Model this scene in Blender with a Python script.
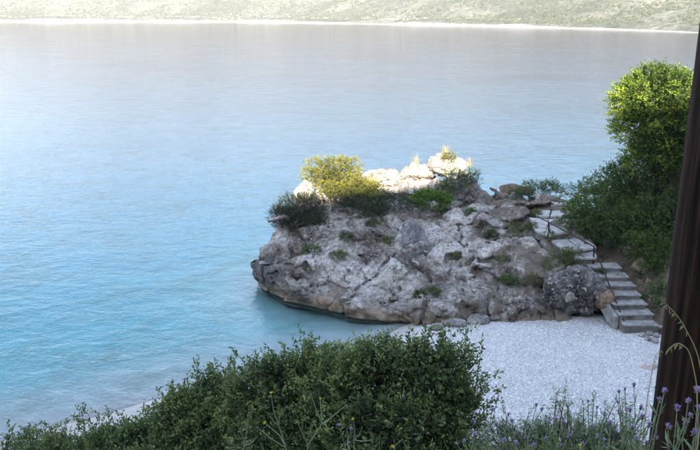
import bpy, bmesh, math, random
import numpy as np
from mathutils import Vector, Matrix
from mathutils.bvhtree import BVHTree

# ------------------------------------------------------------------ scene, camera, light
sc = bpy.context.scene
for o in list(bpy.data.objects):
    bpy.data.objects.remove(o)
C = sc.collection
R = math.radians
H_CAM, PITCH, FPX = 12.0, 15.6, 750.0

cam = bpy.data.cameras.new('camera')
cam.sensor_fit = 'HORIZONTAL'; cam.sensor_width = 36.0
cam.lens = FPX / 700.0 * 36.0
cam.clip_start = 0.05; cam.clip_end = 12000
cam_o = bpy.data.objects.new('camera', cam); C.objects.link(cam_o)
cam_o.location = (0, 0, H_CAM); cam_o.rotation_euler = (R(90 - PITCH), 0, 0)
sc.camera = cam_o

SUN_EL, SUN_AZ = 25.0, 4.0          # the sun stands low behind the camera
world = bpy.data.worlds.new('World'); sc.world = world; world.use_nodes = True
wn = world.node_tree.nodes; wl = world.node_tree.links
sky = wn.new('ShaderNodeTexSky'); sky.sky_type = 'NISHITA'; sky.sun_disc = False
sky.sun_elevation = R(SUN_EL); sky.sun_rotation = R(180 + SUN_AZ)
sky.air_density = 1.0; sky.dust_density = 0.5; sky.ozone_density = 1.0
wl.new(sky.outputs[0], wn['Background'].inputs[0]); wn['Background'].inputs[1].default_value = 0.15

sun = bpy.data.lights.new('sun', 'SUN'); sun.energy = 5.0; sun.angle = R(0.53); sun.color = (1.0, 0.90, 0.76)
sun_o = bpy.data.objects.new('sun', sun); C.objects.link(sun_o)
sun_o.rotation_euler = (R(90 - SUN_EL), 0, R(-SUN_AZ)); sun_o.location = (0, -60, 60)

vs = sc.view_settings
vs.view_transform = 'Standard'; vs.look = 'None'; vs.gamma = 1.0; vs.use_curve_mapping = False
vs.exposure = 2.38
vs.use_white_balance = True; vs.white_balance_temperature = 6800; vs.white_balance_tint = 12   # balanced for open shade
sc.render.engine = 'CYCLES'
cy = sc.cycles
cy.use_denoising = True; cy.max_bounces = 8; cy.transparent_max_bounces = 12
cy.diffuse_bounces = 3; cy.glossy_bounces = 3; cy.transmission_bounces = 6; cy.volume_bounces = 0
cy.caustics_reflective = False; cy.caustics_refractive = False

HAZE = 0.00021
rng = np.random.default_rng(7)
random.seed(7)

# ------------------------------------------------------------------ helpers
_th = R(PITCH)
def ray(px, py):
    dx = (px - 350) / FPX; dy = (225 - py) / FPX
    return np.array([dx, math.cos(_th) + dy * math.sin(_th), -math.sin(_th) + dy * math.cos(_th)])
def aty(px, py, y):                     # point at ground distance y along a sight line
    d = ray(px, py); t = y / d[1]
    return np.array([d[0] * t, d[1] * t, H_CAM + d[2] * t])
def atz(px, py, z):
    d = ray(px, py); t = (z - H_CAM) / d[2]
    return np.array([d[0] * t, d[1] * t, z])

def smooth(a, b, x):
    t = np.clip((x - a) / (b - a), 0, 1); return t * t * (3 - 2 * t)

def _hash(i, j, k, s):
    h = (i.astype(np.uint32) * np.uint32(374761393) + j.astype(np.uint32) * np.uint32(668265263)
         + k.astype(np.uint32) * np.uint32(2147483647) + np.uint32((s * 974634541) & 0xffffffff))
    h = (h ^ (h >> np.uint32(13))) * np.uint32(1274126177)
    h = (h ^ (h >> np.uint32(15))) * np.uint32(2246822519)
    h = h ^ (h >> np.uint32(16))
    return h.astype(np.float32) / np.float32(4294967295.0)
def vnoise(p, s=0):                     # value noise in [-1, 1]
    p = np.asarray(p, np.float32)
    f = np.floor(p); u = p - f; u = u * u * u * (u * (u * 6 - 15) + 10)
    i = f.astype(np.int64)
    x, y, z = i[..., 0], i[..., 1], i[..., 2]
    def c(a, b, d): return _hash(x + a, y + b, z + d, s)
    ux, uy, uz = u[..., 0], u[..., 1], u[..., 2]
    a = c(0,0,0) * (1-ux) + c(1,0,0) * ux; b = c(0,1,0) * (1-ux) + c(1,1,0) * ux
    d = c(0,0,1) * (1-ux) + c(1,0,1) * ux; e = c(0,1,1) * (1-ux) + c(1,1,1) * ux
    return ((a * (1-uy) + b * uy) * (1-uz) + (d * (1-uy) + e * uy) * uz) * 2 - 1
def fbm(p, octs=4, s=0, gain=0.5, lac=2.03):
    p = np.asarray(p, np.float32); r = 0; a = 1.0; n = 0
    for o in range(octs):
        r = r + a * vnoise(p, s + o); n += a; p = p * lac + 3.7; a *= gain
    return r / n
def ridged(p, octs=3, s=0):
    p = np.asarray(p, np.float32); r = 0; a = 1.0; n = 0
    for o in range(octs):
        r = r + a * (1 - np.abs(vnoise(p, s + o))) ** 2; n += a; p = p * 2.1 + 1.9; a *= 0.5
    return r / n
def worley(p, s=0, tilt=False):         # F1, F2, cell id (and the offset from a tilted facet of the cell)
    p = np.asarray(p, np.float32); f = np.floor(p); i = f.astype(np.int64)
    f1 = np.full(p.shape[:-1], 9, np.float32); f2 = f1.copy(); cid = np.zeros_like(f1); tl = np.zeros_like(f1)
    for a in (-1, 0, 1):
        for b in (-1, 0, 1):
            for c in (-1, 0, 1):
                x, y, z = i[..., 0] + a, i[..., 1] + b, i[..., 2] + c
                dx = x + _hash(x, y, z, s) - p[..., 0]; dy = y + _hash(x, y, z, s + 1) - p[..., 1]
                dz = z + _hash(x, y, z, s + 2) - p[..., 2]
                d = np.sqrt(dx * dx + dy * dy + dz * dz).astype(np.float32)
                near = d < f1
                f2 = np.where(near, f1, np.minimum(f2, d)); cid = np.where(near, _hash(x, y, z, s + 3), cid)
                if tilt: tl = np.where(near, -(dx * (_hash(x, y, z, s + 4) - .5) + dy * (_hash(x, y, z, s + 5) - .5) + dz * (_hash(x, y, z, s + 6) - .5)), tl)
                f1 = np.where(near, d, f1)
    return (f1, f2, cid, tl) if tilt else (f1, f2, cid)

def mesh_data(name, V, F, var=None, shade=True):
    """V (n,3); F (m,3|4) index array or list of such arrays -> mesh datablock"""
    V = np.asarray(V, np.float32); Fs = F if isinstance(F, (list, tuple)) else [F]
    Fs = [np.asarray(f, np.int32) for f in Fs if len(f)]
    me = bpy.data.meshes.new(name)
    me.vertices.add(len(V)); me.vertices.foreach_set('co', V.ravel())
    loops = np.concatenate([f.ravel() for f in Fs]); cnt = np.concatenate([np.full(len(f), f.shape[1], np.int32) for f in Fs])
    me.loops.add(len(loops)); me.loops.foreach_set('vertex_index', loops)
    me.polygons.add(len(cnt))
    st = np.concatenate([[0], np.cumsum(cnt)[:-1]]).astype(np.int32)
    me.polygons.foreach_set('loop_start', st); me.polygons.foreach_set('loop_total', cnt)
    me.polygons.foreach_set('use_smooth', np.full(len(cnt), bool(shade)))
    if var is not None:
        at = me.attributes.new('var', 'FLOAT', 'POINT'); at.data.foreach_set('value', np.asarray(var, np.float32))
    me.update(calc_edges=True); me.validate()
    return me
def link(name, me, m=None, parent=None, loc=None, rot=None):
    o = bpy.data.objects.new(name, me); C.objects.link(o)
    if m is not None and me is not None and not me.materials: me.materials.append(m)
    if parent is not None: o.parent = parent
    if loc is not None: o.location = loc
    if rot is not None: o.rotation_euler = rot
    return o
def tag(o, label, cat, group=None):
    o['label'] = label; o['category'] = cat
    if group: o['group'] = group
    return o
def thing(name, label, cat, loc=(0, 0, 0), group=None):
    o = bpy.data.objects.new(name, None); C.objects.link(o); o.location = loc
    o.empty_display_size = 0.2
    return tag(o, label, cat, group)
def setting(o, label, kind='structure', cat=None):
    o['kind'] = kind; o['label'] = label
    if cat: o['category'] = cat
    return o

def tubes(lines, sides=5):
    """lines: list of (points (k,3), radii (k,)) -> V, F"""
    Vs, Fs, off = [], [], 0
    for pts, rad in lines:
        pts = np.asarray(pts, float); rad = np.broadcast_to(np.asarray(rad, float), (len(pts),))
        t = np.gradient(pts, axis=0); t /= np.linalg.norm(t, axis=1, keepdims=True) + 1e-9
        ref = np.array([0.31, 0.17, 0.93]); ref = ref if abs(t[0] @ ref) < 0.9 else np.array([1., 0, 0])
        a = np.cross(t, ref); a /= np.linalg.norm(a, axis=1, keepdims=True) + 1e-9
        b = np.cross(t, a)
        ang = np.arange(sides) * 2 * math.pi / sides
        ring = pts[:, None] + rad[:, None, None] * (np.cos(ang)[None, :, None] * a[:, None] + np.sin(ang)[None, :, None] * b[:, None])
        Vs.append(ring.reshape(-1, 3)); k = len(pts)
        i = np.arange(k - 1)[:, None] * sides; j = np.arange(sides)[None]; j2 = (j + 1) % sides
        Fs.append(np.stack([i + j, i + j2, i + sides + j2, i + sides + j], -1).reshape(-1, 4) + off)
        off += k * sides
    return np.concatenate(Vs), np.concatenate(Fs)

# ------------------------------------------------------------------ materials
def mat(name):
    m = bpy.data.materials.new(name); m.use_nodes = True
    nt = m.node_tree; return m, nt.nodes, nt.links, nt.nodes['Principled BSDF']
def N(n, t, **kw):
    x = n.new(t)
    for k, v in kw.items():
        if k in x.inputs: x.inputs[k].default_value = v
        else: setattr(x, k, v)
    return x
def ramp(n, stops, interp='LINEAR'):
    r = n.new('ShaderNodeValToRGB'); r.color_ramp.interpolation = interp
    e = r.color_ramp.elements
    while len(e) < len(stops): e.new(0.5)
    for el, (p, c) in zip(e, stops):
        el.position = p; el.color = (*c, 1) if len(c) == 3 else c
    return r
def noise_tex(n, l, scale, detail=5, rough=0.55, vec=None, dist=0.0):
    t = N(n, 'ShaderNodeTexNoise'); t.inputs['Scale'].default_value = scale; t.inputs['Detail'].default_value = detail
    t.inputs['Roughness'].default_value = rough; t.inputs['Distortion'].default_value = dist
    if vec is not None: l.new(vec, t.inputs['Vector'])
    return t
def mix(n, l, fac, a, b, mode='MIX'):
    m = n.new('ShaderNodeMix'); m.data_type = 'RGBA'; m.blend_type = mode
    for sock, v in ((m.inputs['Factor'], fac), (m.inputs['A'], a), (m.inputs['B'], b)):
        if hasattr(v, 'links'): l.new(v, sock)
        else: sock.default_value = (*v, 1) if isinstance(v, tuple) else v
    # colour sockets share names with float ones: use explicit indices
    for idx, v in ((6, a), (7, b)):
        if hasattr(v, 'links'): l.new(v, m.inputs[idx])
        else: m.inputs[idx].default_value = (*v, 1)
    return m.outputs[2]
def world_pos(n):
    return n.new('ShaderNodeNewGeometry').outputs['Position']
def bump(n, l, bsdf, h, strength, dist, prev=None):
    b = N(n, 'ShaderNodeBump'); b.inputs['Strength'].default_value = strength; b.inputs['Distance'].default_value = dist
    l.new(h, b.inputs['Height'])
    if prev is not None: l.new(prev, b.inputs['Normal'])
    if bsdf is not None: l.new(b.outputs[0], bsdf.inputs['Normal'])
    return b.outputs[0]

def foliage_mat(name, stops, trans=0.25, rough=0.55, spec=0.3):
    m, n, l, b = mat(name)
    a = N(n, 'ShaderNodeAttribute', attribute_name='var')
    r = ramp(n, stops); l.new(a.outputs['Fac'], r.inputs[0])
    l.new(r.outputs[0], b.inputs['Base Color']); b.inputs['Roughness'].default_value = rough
    b.inputs['Specular IOR Level'].default_value = spec
    t = n.new('ShaderNodeBsdfTranslucent')
    hs = N(n, 'ShaderNodeHueSaturation'); hs.inputs['Value'].default_value = 1.5; hs.inputs['Saturation'].default_value = 1.15
    l.new(r.outputs[0], hs.inputs['Color']); l.new(hs.outputs[0], t.inputs[0])
    mx = n.new('ShaderNodeMixShader'); mx.inputs[0].default_value = trans
    l.new(b.outputs[0], mx.inputs[1]); l.new(t.outputs[0], mx.inputs[2])
    l.new(mx.outputs[0], n['Material Output'].inputs[0])
    return m
def plain_mat(name, stops, scale=6, rough=0.8, bump_s=0.3, bump_d=0.01, spec=0.3):
    m, n, l, b = mat(name); p = world_pos(n)
    t = noise_tex(n, l, scale, 6, 0.6, p); r = ramp(n, stops); l.new(t.outputs['Fac'], r.inputs[0])
    l.new(r.outputs[0], b.inputs['Base Color']); b.inputs['Roughness'].default_value = rough
    b.inputs['Specular IOR Level'].default_value = spec
    t2 = noise_tex(n, l, scale * 5, 5, 0.65, p); bump(n, l, b, t2.outputs['Fac'], bump_s, bump_d)
    return m

M = {}
M['lentisk'] = foliage_mat('lentisk_leaf', [(0, (.010, .022, .009)), (.35, (.038, .070, .026)), (.7, (.115, .160, .058)), (1, (.22, .27, .09))])
M['shrub'] = foliage_mat('shrub_leaf', [(0, (.011, .024, .007)), (.42, (.044, .082, .020)), (.8, (.110, .165, .040)), (1, (.18, .24, .055))])
M['tree'] = foliage_mat('tree_leaf', [(0, (.012, .028, .006)), (.42, (.052, .098, .016)), (.75, (.16, .23, .030)), (1, (.32, .38, .05))], 0.3)
M['dark'] = foliage_mat('dark_leaf', [(0, (.022, .028, .018)), (.5, (.045, .056, .030)), (1, (.085, .100, .045))])
M['yellow'] = foliage_mat('spurge_leaf', [(0, (.045, .06, .018)), (.45, (.12, .13, .026)), (.8, (.22, .20, .032)), (1, (.32, .27, .04))], 0.2)
M['bright'] = foliage_mat('fresh_leaf', [(0, (.045, .09, .014)), (.5, (.075, .15, .022)), (1, (.14, .24, .045))])
M['olive'] = foliage_mat('olive_tuft', [(0, (.05, .06, .022)), (.5, (.09, .11, .035)), (1, (.17, .17, .06))])
M['straw'] = foliage_mat('straw', [(0, (.22, .20, .09)), (1, (.42, .38, .20))], 0.2)
M['thistle'] = foliage_mat('thistle_leaf', [(0, (.07, .11, .05)), (.6, (.14, .19, .10)), (1, (.26, .31, .20))], 0.2)
M['purple'] = foliage_mat('thistle_flower', [(0, (.24, .16, .33)), (1, (.52, .42, .62))], 0.25)
M['yflower'] = foliage_mat('yellow_flower', [(0, (.60, .46, .02)), (1, (.80, .66, .03))], 0.2)
M['grass'] = foliage_mat('grass_blade', [(0, (.03, .06, .015)), (.6, (.07, .13, .03)), (1, (.17, .21, .07))], 0.3)
M['twig'] = plain_mat('twig_bark', [(.3, (.035, .028, .022)), (.7, (.09, .075, .06))], 20)
M['iron'] = plain_mat('rail_iron', [(.3, (.012, .010, .010)), (.7, (.035, .022, .018))], 25, 0.6, 0.2, 0.003)
M['farbush'] = foliage_mat('far_scrub_leaf', [(0, (.028, .042, .027)), (.5, (.048, .064, .038)), (1, (.080, .092, .054))], 0.0, 0.9, 0.0)

def limestone(name, light, midc, dark, white=0.35, warm=True, tide_and_shade=False, soil=0.0):
    m, n, l, b = mat(name); p = world_pos(n)
    big = noise_tex(n, l, 0.55, 6, 0.6, p, 0.4)
    r1 = ramp(n, [(.36, dark), (.47, midc), (.60, light)]); l.new(big.outputs['Fac'], r1.inputs[0])
    med = noise_tex(n, l, 6.5, 9, 0.8, p, 0.2)
    r2 = ramp(n, [(.36, (.12, .11, .10)), (.47, (.70, .68, .66)), (.62, (1.35, 1.35, 1.35))]); l.new(med.outputs['Fac'], r2.inputs[0])
    col = mix(n, l, 0.9, r1.outputs[0], r2.outputs[0], 'MULTIPLY')
    sp = noise_tex(n, l, 9.0, 6, 0.7, p)                 # pale lichen and fresh breaks
    r3 = ramp(n, [(.56, (0, 0, 0)), (.66, (1, 1, 1))]); l.new(sp.outputs['Fac'], r3.inputs[0])
    f = N(n, 'ShaderNodeMath', operation='MULTIPLY'); l.new(r3.outputs[0], f.inputs[0]); f.inputs[1].default_value = white
    col = mix(n, l, f.outputs[0], col, (.60, .60, .60))
    dk = noise_tex(n, l, 2.2, 9, 0.75, p, 0.8)           # dark algae in patches
    r4 = ramp(n, [(.55, (0, 0, 0)), (.68, (1, 1, 1))]); l.new(dk.outputs['Fac'], r4.inputs[0])
    f4 = N(n, 'ShaderNodeMath', operation='MULTIPLY'); l.new(r4.outputs[0], f4.inputs[0]); f4.inputs[1].default_value = 0.75
    col = mix(n, l, f4.outputs[0], col, (.055, .052, .048))
    if soil:
        sx = N(n, 'ShaderNodeSeparateXYZ'); l.new(p, sx.inputs[0])
        so = noise_tex(n, l, 0.8, 6, 0.65, p, 0.5)
        mr = N(n, 'ShaderNodeMapRange'); l.new(sx.outputs[0], mr.inputs[0])
        mr.inputs[1].default_value = 3.5; mr.inputs[2].default_value = 8.5; mr.inputs[3].default_value = -0.07; mr.inputs[4].default_value = 0.11
        ad = N(n, 'ShaderNodeMath', operation='ADD'); l.new(so.outputs['Fac'], ad.inputs[0]); l.new(mr.outputs[0], ad.inputs[1])
        r5 = ramp(n, [(.50, (0, 0, 0)), (.60, (1, 1, 1))]); l.new(ad.outputs[0], r5.inputs[0])
        f5 = N(n, 'ShaderNodeMath', operation='MULTIPLY'); l.new(r5.outputs[0], f5.inputs[0]); f5.inputs[1].default_value = soil
        col = mix(n, l, f5.outputs[0], col, (.105, .082, .060))
    if tide_and_shade:                                             # rust and black bands the sea has left, plus shade painted on the left tip
        sx = N(n, 'ShaderNodeSeparateXYZ'); l.new(p, sx.inputs[0])
        wv = noise_tex(n, l, 0.7, 5, 0.6, p)
        a = N(n, 'ShaderNodeMath', operation='MULTIPLY_ADD'); l.new(wv.outputs['Fac'], a.inputs[0]); a.inputs[1].default_value = -1.1; l.new(sx.outputs[2], a.inputs[2])
        rr = ramp(n, [(0.0, (1, 1, 1)), (.20, (1, 1, 1)), (.38, (0, 0, 0))])
        mr = N(n, 'ShaderNodeMapRange'); l.new(a.outputs[0], mr.inputs[0]); mr.inputs[1].default_value = -0.5; mr.inputs[2].default_value = 1.2
        l.new(mr.outputs[0], rr.inputs[0])
        wn_ = noise_tex(n, l, 1.6, 5, 0.6, p); rc = ramp(n, [(.36, (.09, .075, .06)), (.5, (.22, .16, .115)), (.66, (.38, .30, .235))]); l.new(wn_.outputs['Fac'], rc.inputs[0])
        col = mix(n, l, rr.outputs[0], col, rc.outputs[0])
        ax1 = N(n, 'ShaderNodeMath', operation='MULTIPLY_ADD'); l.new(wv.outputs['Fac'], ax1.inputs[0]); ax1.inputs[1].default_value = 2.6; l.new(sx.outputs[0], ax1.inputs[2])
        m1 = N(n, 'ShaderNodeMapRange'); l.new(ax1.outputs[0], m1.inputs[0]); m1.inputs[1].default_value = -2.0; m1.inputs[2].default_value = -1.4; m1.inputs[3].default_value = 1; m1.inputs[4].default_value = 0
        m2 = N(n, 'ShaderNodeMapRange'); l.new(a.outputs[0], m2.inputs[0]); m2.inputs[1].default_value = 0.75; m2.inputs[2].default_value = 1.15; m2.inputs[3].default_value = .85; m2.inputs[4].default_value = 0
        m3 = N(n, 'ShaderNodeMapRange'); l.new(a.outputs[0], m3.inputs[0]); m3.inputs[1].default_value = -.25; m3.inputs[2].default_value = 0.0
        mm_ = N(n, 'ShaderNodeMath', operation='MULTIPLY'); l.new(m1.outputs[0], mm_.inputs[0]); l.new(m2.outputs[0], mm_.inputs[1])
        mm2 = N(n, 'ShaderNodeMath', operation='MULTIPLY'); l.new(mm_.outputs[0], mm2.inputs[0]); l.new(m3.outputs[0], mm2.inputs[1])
        col = mix(n, l, mm2.outputs[0], col, (.05, .048, .046))  # dark shade painted into the colour low on the seaward tip
        rw = ramp(n, [(.0, (1, 1, 1)), (.5, (0, 0, 0))]); mw = N(n, 'ShaderNodeMapRange'); l.new(sx.outputs[2], mw.inputs[0]); mw.inputs[1].default_value = 0.02; mw.inputs[2].default_value = 0.14
        l.new(mw.outputs[0], rw.inputs[0])
        col = mix(n, l, rw.outputs[0], col, (.075, .062, .045))
        ru = ramp(n, [(.0, (1, 1, 1)), (1, (0, 0, 0))]); mu = N(n, 'ShaderNodeMapRange'); l.new(sx.outputs[2], mu.inputs[0]); mu.inputs[1].default_value = -0.25; mu.inputs[2].default_value = 0.0
        l.new(mu.outputs[0], ru.inputs[0]); col = mix(n, l, ru.outputs[0], col, (.46, .45, .38))
    l.new(col, b.inputs['Base Color']); b.inputs['Roughness'].default_value = 0.92; b.inputs['Specular IOR Level'].default_value = 0.2
    vo = N(n, 'ShaderNodeTexVoronoi'); vo.inputs['Scale'].default_value = 5.5; l.new(p, vo.inputs['Vector'])
    nb = bump(n, l, None, vo.outputs['Distance'], 0.3, 0.05)
    fine = noise_tex(n, l, 13, 8, 0.7, p)
    bump(n, l, b, fine.outputs['Fac'], 0.8, 0.06, nb)
    return m
M['rock'] = limestone('promontory_limestone', (.46, .44, .41), (.25, .225, .20), (.09, .077, .064), 0.55, tide_and_shade=True, soil=0.8)
M['boulder'] = limestone('boulder_limestone', (.34, .33, .32), (.19, .18, .17), (.09, .08, .07), 0.6)
M['speckled'] = limestone('speckled_limestone', (.17, .16, .15), (.085, .08, .075), (.04, .036, .032), 0.95)
M['whitestone'] = limestone('white_limestone', (.50, .46, .40), (.38, .345, .30), (.22, .20, .175), 0.35)
M['grayblock'] = limestone('grey_limestone', (.25, .25, .26), (.19, .19, .20), (.12, .12, .125), 0.12)
M['brownstone'] = limestone('brown_stone', (.24, .17, .12), (.17, .12, .085), (.08, .06, .045), 0.1)
M['slab'] = plain_mat('flagstone', [(.3, (.20, .19, .18)), (.5, (.33, .32, .31)), (.7, (.46, .45, .43))], 3.5, 0.85, 0.35, 0.01)
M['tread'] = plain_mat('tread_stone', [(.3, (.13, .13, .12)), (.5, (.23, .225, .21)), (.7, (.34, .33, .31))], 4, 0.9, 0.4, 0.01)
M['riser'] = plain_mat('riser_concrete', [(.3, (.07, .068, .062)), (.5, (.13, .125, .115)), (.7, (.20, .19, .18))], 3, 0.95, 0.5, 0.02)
M['pinkstone'] = plain_mat('pink_stone', [(.3, (.30, .23, .21)), (.7, (.44, .36, .33))], 8)

# ground: dry soil with stones, green patches
m, n, l, b = mat('hillside_soil'); p = world_pos(n)
t1 = noise_tex(n, l, 0.9, 7, 0.65, p, 0.4)
r1 = ramp(n, [(.3, (.035, .040, .020)), (.45, (.085, .070, .050)), (.6, (.150, .110, .080)), (.72, (.28, .26, .24))]); l.new(t1.outputs['Fac'], r1.inputs[0])
l.new(r1.outputs[0], b.inputs['Base Color']); b.inputs['Roughness'].default_value = 0.95; b.inputs['Specular IOR Level'].default_value = 0.1
t2 = noise_tex(n, l, 5, 8, 0.7, p); bump(n, l, b, t2.outputs['Fac'], 0.9, 0.15)
M['ground'] = m

# beach pebbles
m, n, l, b = mat('beach_pebbles'); p = world_pos(n)
v = N(n, 'ShaderNodeTexVoronoi'); v.inputs['Scale'].default_value = 27; l.new(p, v.inputs['Vector'])
sp = N(n, 'ShaderNodeSeparateColor'); l.new(v.outputs['Color'], sp.inputs[0])
r1 = ramp(n, [(0, (.36, .36, .36)), (.25, (.49, .49, .485)), (.7, (.57, .57, .56)), (1, (.66, .655, .64))]); l.new(sp.outputs[0], r1.inputs[0])
t1 = noise_tex(n, l, 0.45, 4, 0.5, p); r2 = ramp(n, [(.35, (.84, .84, .85)), (.65, (1.05, 1.05, 1.05))]); l.new(t1.outputs['Fac'], r2.inputs[0])
col = mix(n, l, 1.0, r1.outputs[0], r2.outputs[0], 'MULTIPLY')
# the finer, damp shingle along the water's edge
sx = N(n, 'ShaderNodeSeparateXYZ'); l.new(p, sx.inputs[0])
mw = N(n, 'ShaderNodeMapRange'); l.new(sx.outputs[2], mw.inputs[0]); mw.inputs[1].default_value = 0.08; mw.inputs[2].default_value = 0.35
rw = ramp(n, [(0, (1, 1, 1)), (1, (0, 0, 0))]); l.new(mw.outputs[0], rw.inputs[0])
fn = noise_tex(n, l, 30, 4, 0.6, p); rf = ramp(n, [(.3, (.62, .615, .60)), (.7, (.76, .755, .73))]); l.new(fn.outputs['Fac'], rf.inputs[0])
bd = noise_tex(n, l, 0.35, 6, 0.65, p, 0.6); rbd = ramp(n, [(.36, (.72, .74, .70)), (.55, (1.0, 1.0, 1.0))]); l.new(bd.outputs['Fac'], rbd.inputs[0])
bed = mix(n, l, 1.0, rf.outputs[0], rbd.outputs[0], 'MULTIPLY')
col = mix(n, l, rw.outputs[0], col, bed)
dz = N(n, 'ShaderNodeMath', operation='MULTIPLY_ADD'); l.new(t1.outputs['Fac'], dz.inputs[0]); dz.inputs[1].default_value = -0.5; l.new(sx.outputs[2], dz.inputs[2])
dp = ramp(n, [(0, (0, 0, 0)), (.30, (1, 1, 1)), (.62, (1, 1, 1)), (1, (0, 0, 0))]); dm_ = N(n, 'ShaderNodeMapRange'); l.new(dz.outputs[0], dm_.inputs[0]); dm_.inputs[1].default_value = -0.34; dm_.inputs[2].default_value = 0.12
l.new(dm_.outputs[0], dp.inputs[0])
dpf = N(n, 'ShaderNodeMath', operation='MULTIPLY'); l.new(dp.outputs[0], dpf.inputs[0]); dpf.inputs[1].default_value = 0.75
col = mix(n, l, dpf.outputs[0], col, (.40, .375, .345))
l.new(col, b.inputs['Base Color']); b.inputs['Roughness'].default_value = 0.85; b.inputs['Specular IOR Level'].default_value = 0.25
inv = N(n, 'ShaderNodeMath', operation='SUBTRACT'); inv.inputs[0].default_value = 1.0; l.new(v.outputs['Distance'], inv.inputs[1])
bump(n, l, b, inv.outputs[0], 0.8, 0.05)
M['beach'] = m
m, n, l, b = mat('pebble'); a = N(n, 'ShaderNodeAttribute', attribute_name='var')
r1 = ramp(n, [(0, (.30, .29, .28)), (.15, (.47, .46, .45)), (.6, (.57, .57, .56)), (1, (.68, .67, .65))]); l.new(a.outputs['Fac'], r1.inputs[0])
l.new(r1.outputs[0], b.inputs['Base Color']); b.inputs['Roughness'].default_value = 0.8
M['pebble'] = m
m, n, l, b = mat('seabed_sand'); p = world_pos(n)
t1 = noise_tex(n, l, 0.16, 5, 0.55, p, 0.3); r1 = ramp(n, [(.33, (.52, .52, .49)), (.5, (.68, .68, .65)), (.7, (.76, .76, .73))]); l.new(t1.outputs['Fac'], r1.inputs[0])
l.new(r1.outputs[0], b.inputs['Base Color']); b.inputs['Roughness'].default_value = 1.0; b.inputs['Specular IOR Level'].default_value = 0.0
M['seabed'] = m

# sea: mirror + see-through surface, coloured only by what the water absorbs
m, n, l, b = mat('sea_water'); n.remove(b); p = world_pos(n)
mp = N(n, 'ShaderNodeMapping'); mp.inputs['Scale'].default_value = (0.75, 1.0, 1.0); mp.inputs['Rotation'].default_value = (0, 0, R(12)); l.new(p, mp.inputs[0])
w1 = noise_tex(n, l, 1.5, 3, 0.55, mp.outputs[0], 0.3); w2 = noise_tex(n, l, 7.0, 3, 0.5, mp.outputs[0], 0.4)
big = noise_tex(n, l, 0.055, 3, 0.5, mp.outputs[0]); rb = ramp(n, [(.36, (.62, .62, .62)), (.62, (.95, .95, .95))]); l.new(big.outputs['Fac'], rb.inputs[0])
w0 = noise_tex(n, l, 0.42, 2, 0.5, mp.outputs[0], 0.3)
b0 = N(n, 'ShaderNodeBump'); b0.inputs['Distance'].default_value = 0.06; l.new(w0.outputs['Fac'], b0.inputs['Height']); l.new(rb.outputs[0], b0.inputs['Strength'])
b1 = N(n, 'ShaderNodeBump'); l.new(b0.outputs[0], b1.inputs['Normal']); b1.inputs['Distance'].default_value = 0.066; l.new(w1.outputs['Fac'], b1.inputs['Height']); l.new(rb.outputs[0], b1.inputs['Strength'])
b2 = N(n, 'ShaderNodeBump'); b2.inputs['Distance'].default_value = 0.02; l.new(w2.outputs['Fac'], b2.inputs['Height']); l.new(rb.outputs[0], b2.inputs['Strength']); l.new(b1.outputs[0], b2.inputs['Normal'])
fr = N(n, 'ShaderNodeFresnel'); fr.inputs[0].default_value = 1.333; l.new(b2.outputs[0], fr.inputs['Normal'])
gl = N(n, 'ShaderNodeBsdfGlossy'); gl.inputs['Roughness'].default_value = 0.06; l.new(b2.outputs[0], gl.inputs['Normal'])
tr = N(n, 'ShaderNodeBsdfTransparent'); tr.inputs[0].default_value = (.97, .985, .99, 1)
mx = n.new('ShaderNodeMixShader'); l.new(fr.outputs[0], mx.inputs[0]); l.new(tr.outputs[0], mx.inputs[1]); l.new(gl.outputs[0], mx.inputs[2])
l.new(mx.outputs[0], n['Material Output'].inputs['Surface'])
va = N(n, 'ShaderNodeVolumeAbsorption'); va.inputs['Color'].default_value = (0.12, 0.93, 0.988, 1); va.inputs['Density'].default_value = 0.48
l.new(va.outputs[0], n['Material Output'].inputs['Volume'])
M['sea'] = m

# pole
m, n, l, b = mat('pole_wood'); tc = N(n, 'ShaderNodeTexCoord')
mp = N(n, 'ShaderNodeMapping'); mp.inputs['Scale'].default_value = (14, 14, 0.5); l.new(tc.outputs['Object'], mp.inputs[0])
t1 = noise_tex(n, l, 3, 7, 0.65, mp.outputs[0], 0.2); r1 = ramp(n, [(.34, (.0035, .0022, .0018)), (.48, (.015, .0085, .006)), (.66, (.045, .024, .016))]); l.new(t1.outputs['Fac'], r1.inputs[0])
l.new(r1.outputs[0], b.inputs['Base Color']); b.inputs['Roughness'].default_value = 0.85; b.inputs['Specular IOR Level'].default_value = 0.12; bump(n, l, b, t1.outputs['Fac'], 0.8, 0.012)
M['pole'] = m

# far hillside
m, n, l, b = mat('far_hill_scrub'); p = world_pos(n)
t1 = noise_tex(n, l, 0.007, 5, 0.6, p, 0.3); t2 = noise_tex(n, l, 0.16, 6, 0.75, p)
r1 = ramp(n, [(.40, (.050, .064, .048)), (.52, (.100, .106, .088)), (.64, (.195, .185, .165))]); l.new(t2.outputs['Fac'], r1.inputs[0])
r2 = ramp(n, [(.40, (.55, .60, .56)), (.58, (1.2, 1.17, 1.12))]); l.new(t1.outputs['Fac'], r2.inputs[0])
col = mix(n, l, 1.0, r1.outputs[0], r2.outputs[0], 'MULTIPLY')
at = N(n, 'ShaderNodeAttribute', attribute_name='var'); wv = noise_tex(n, l, 0.09, 5, 0.7, p)
a = N(n, 'ShaderNodeMath', operation='MULTIPLY_ADD'); l.new(wv.outputs['Fac'], a.inputs[0]); a.inputs[1].default_value = 0.9; l.new(at.outputs['Fac'], a.inputs[2])
rw = ramp(n, [(.86, (0, 0, 0)), (.98, (1, 1, 1))]); l.new(a.outputs[0], rw.inputs[0])
col = mix(n, l, rw.outputs[0], col, (.36, .345, .315))
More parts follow.
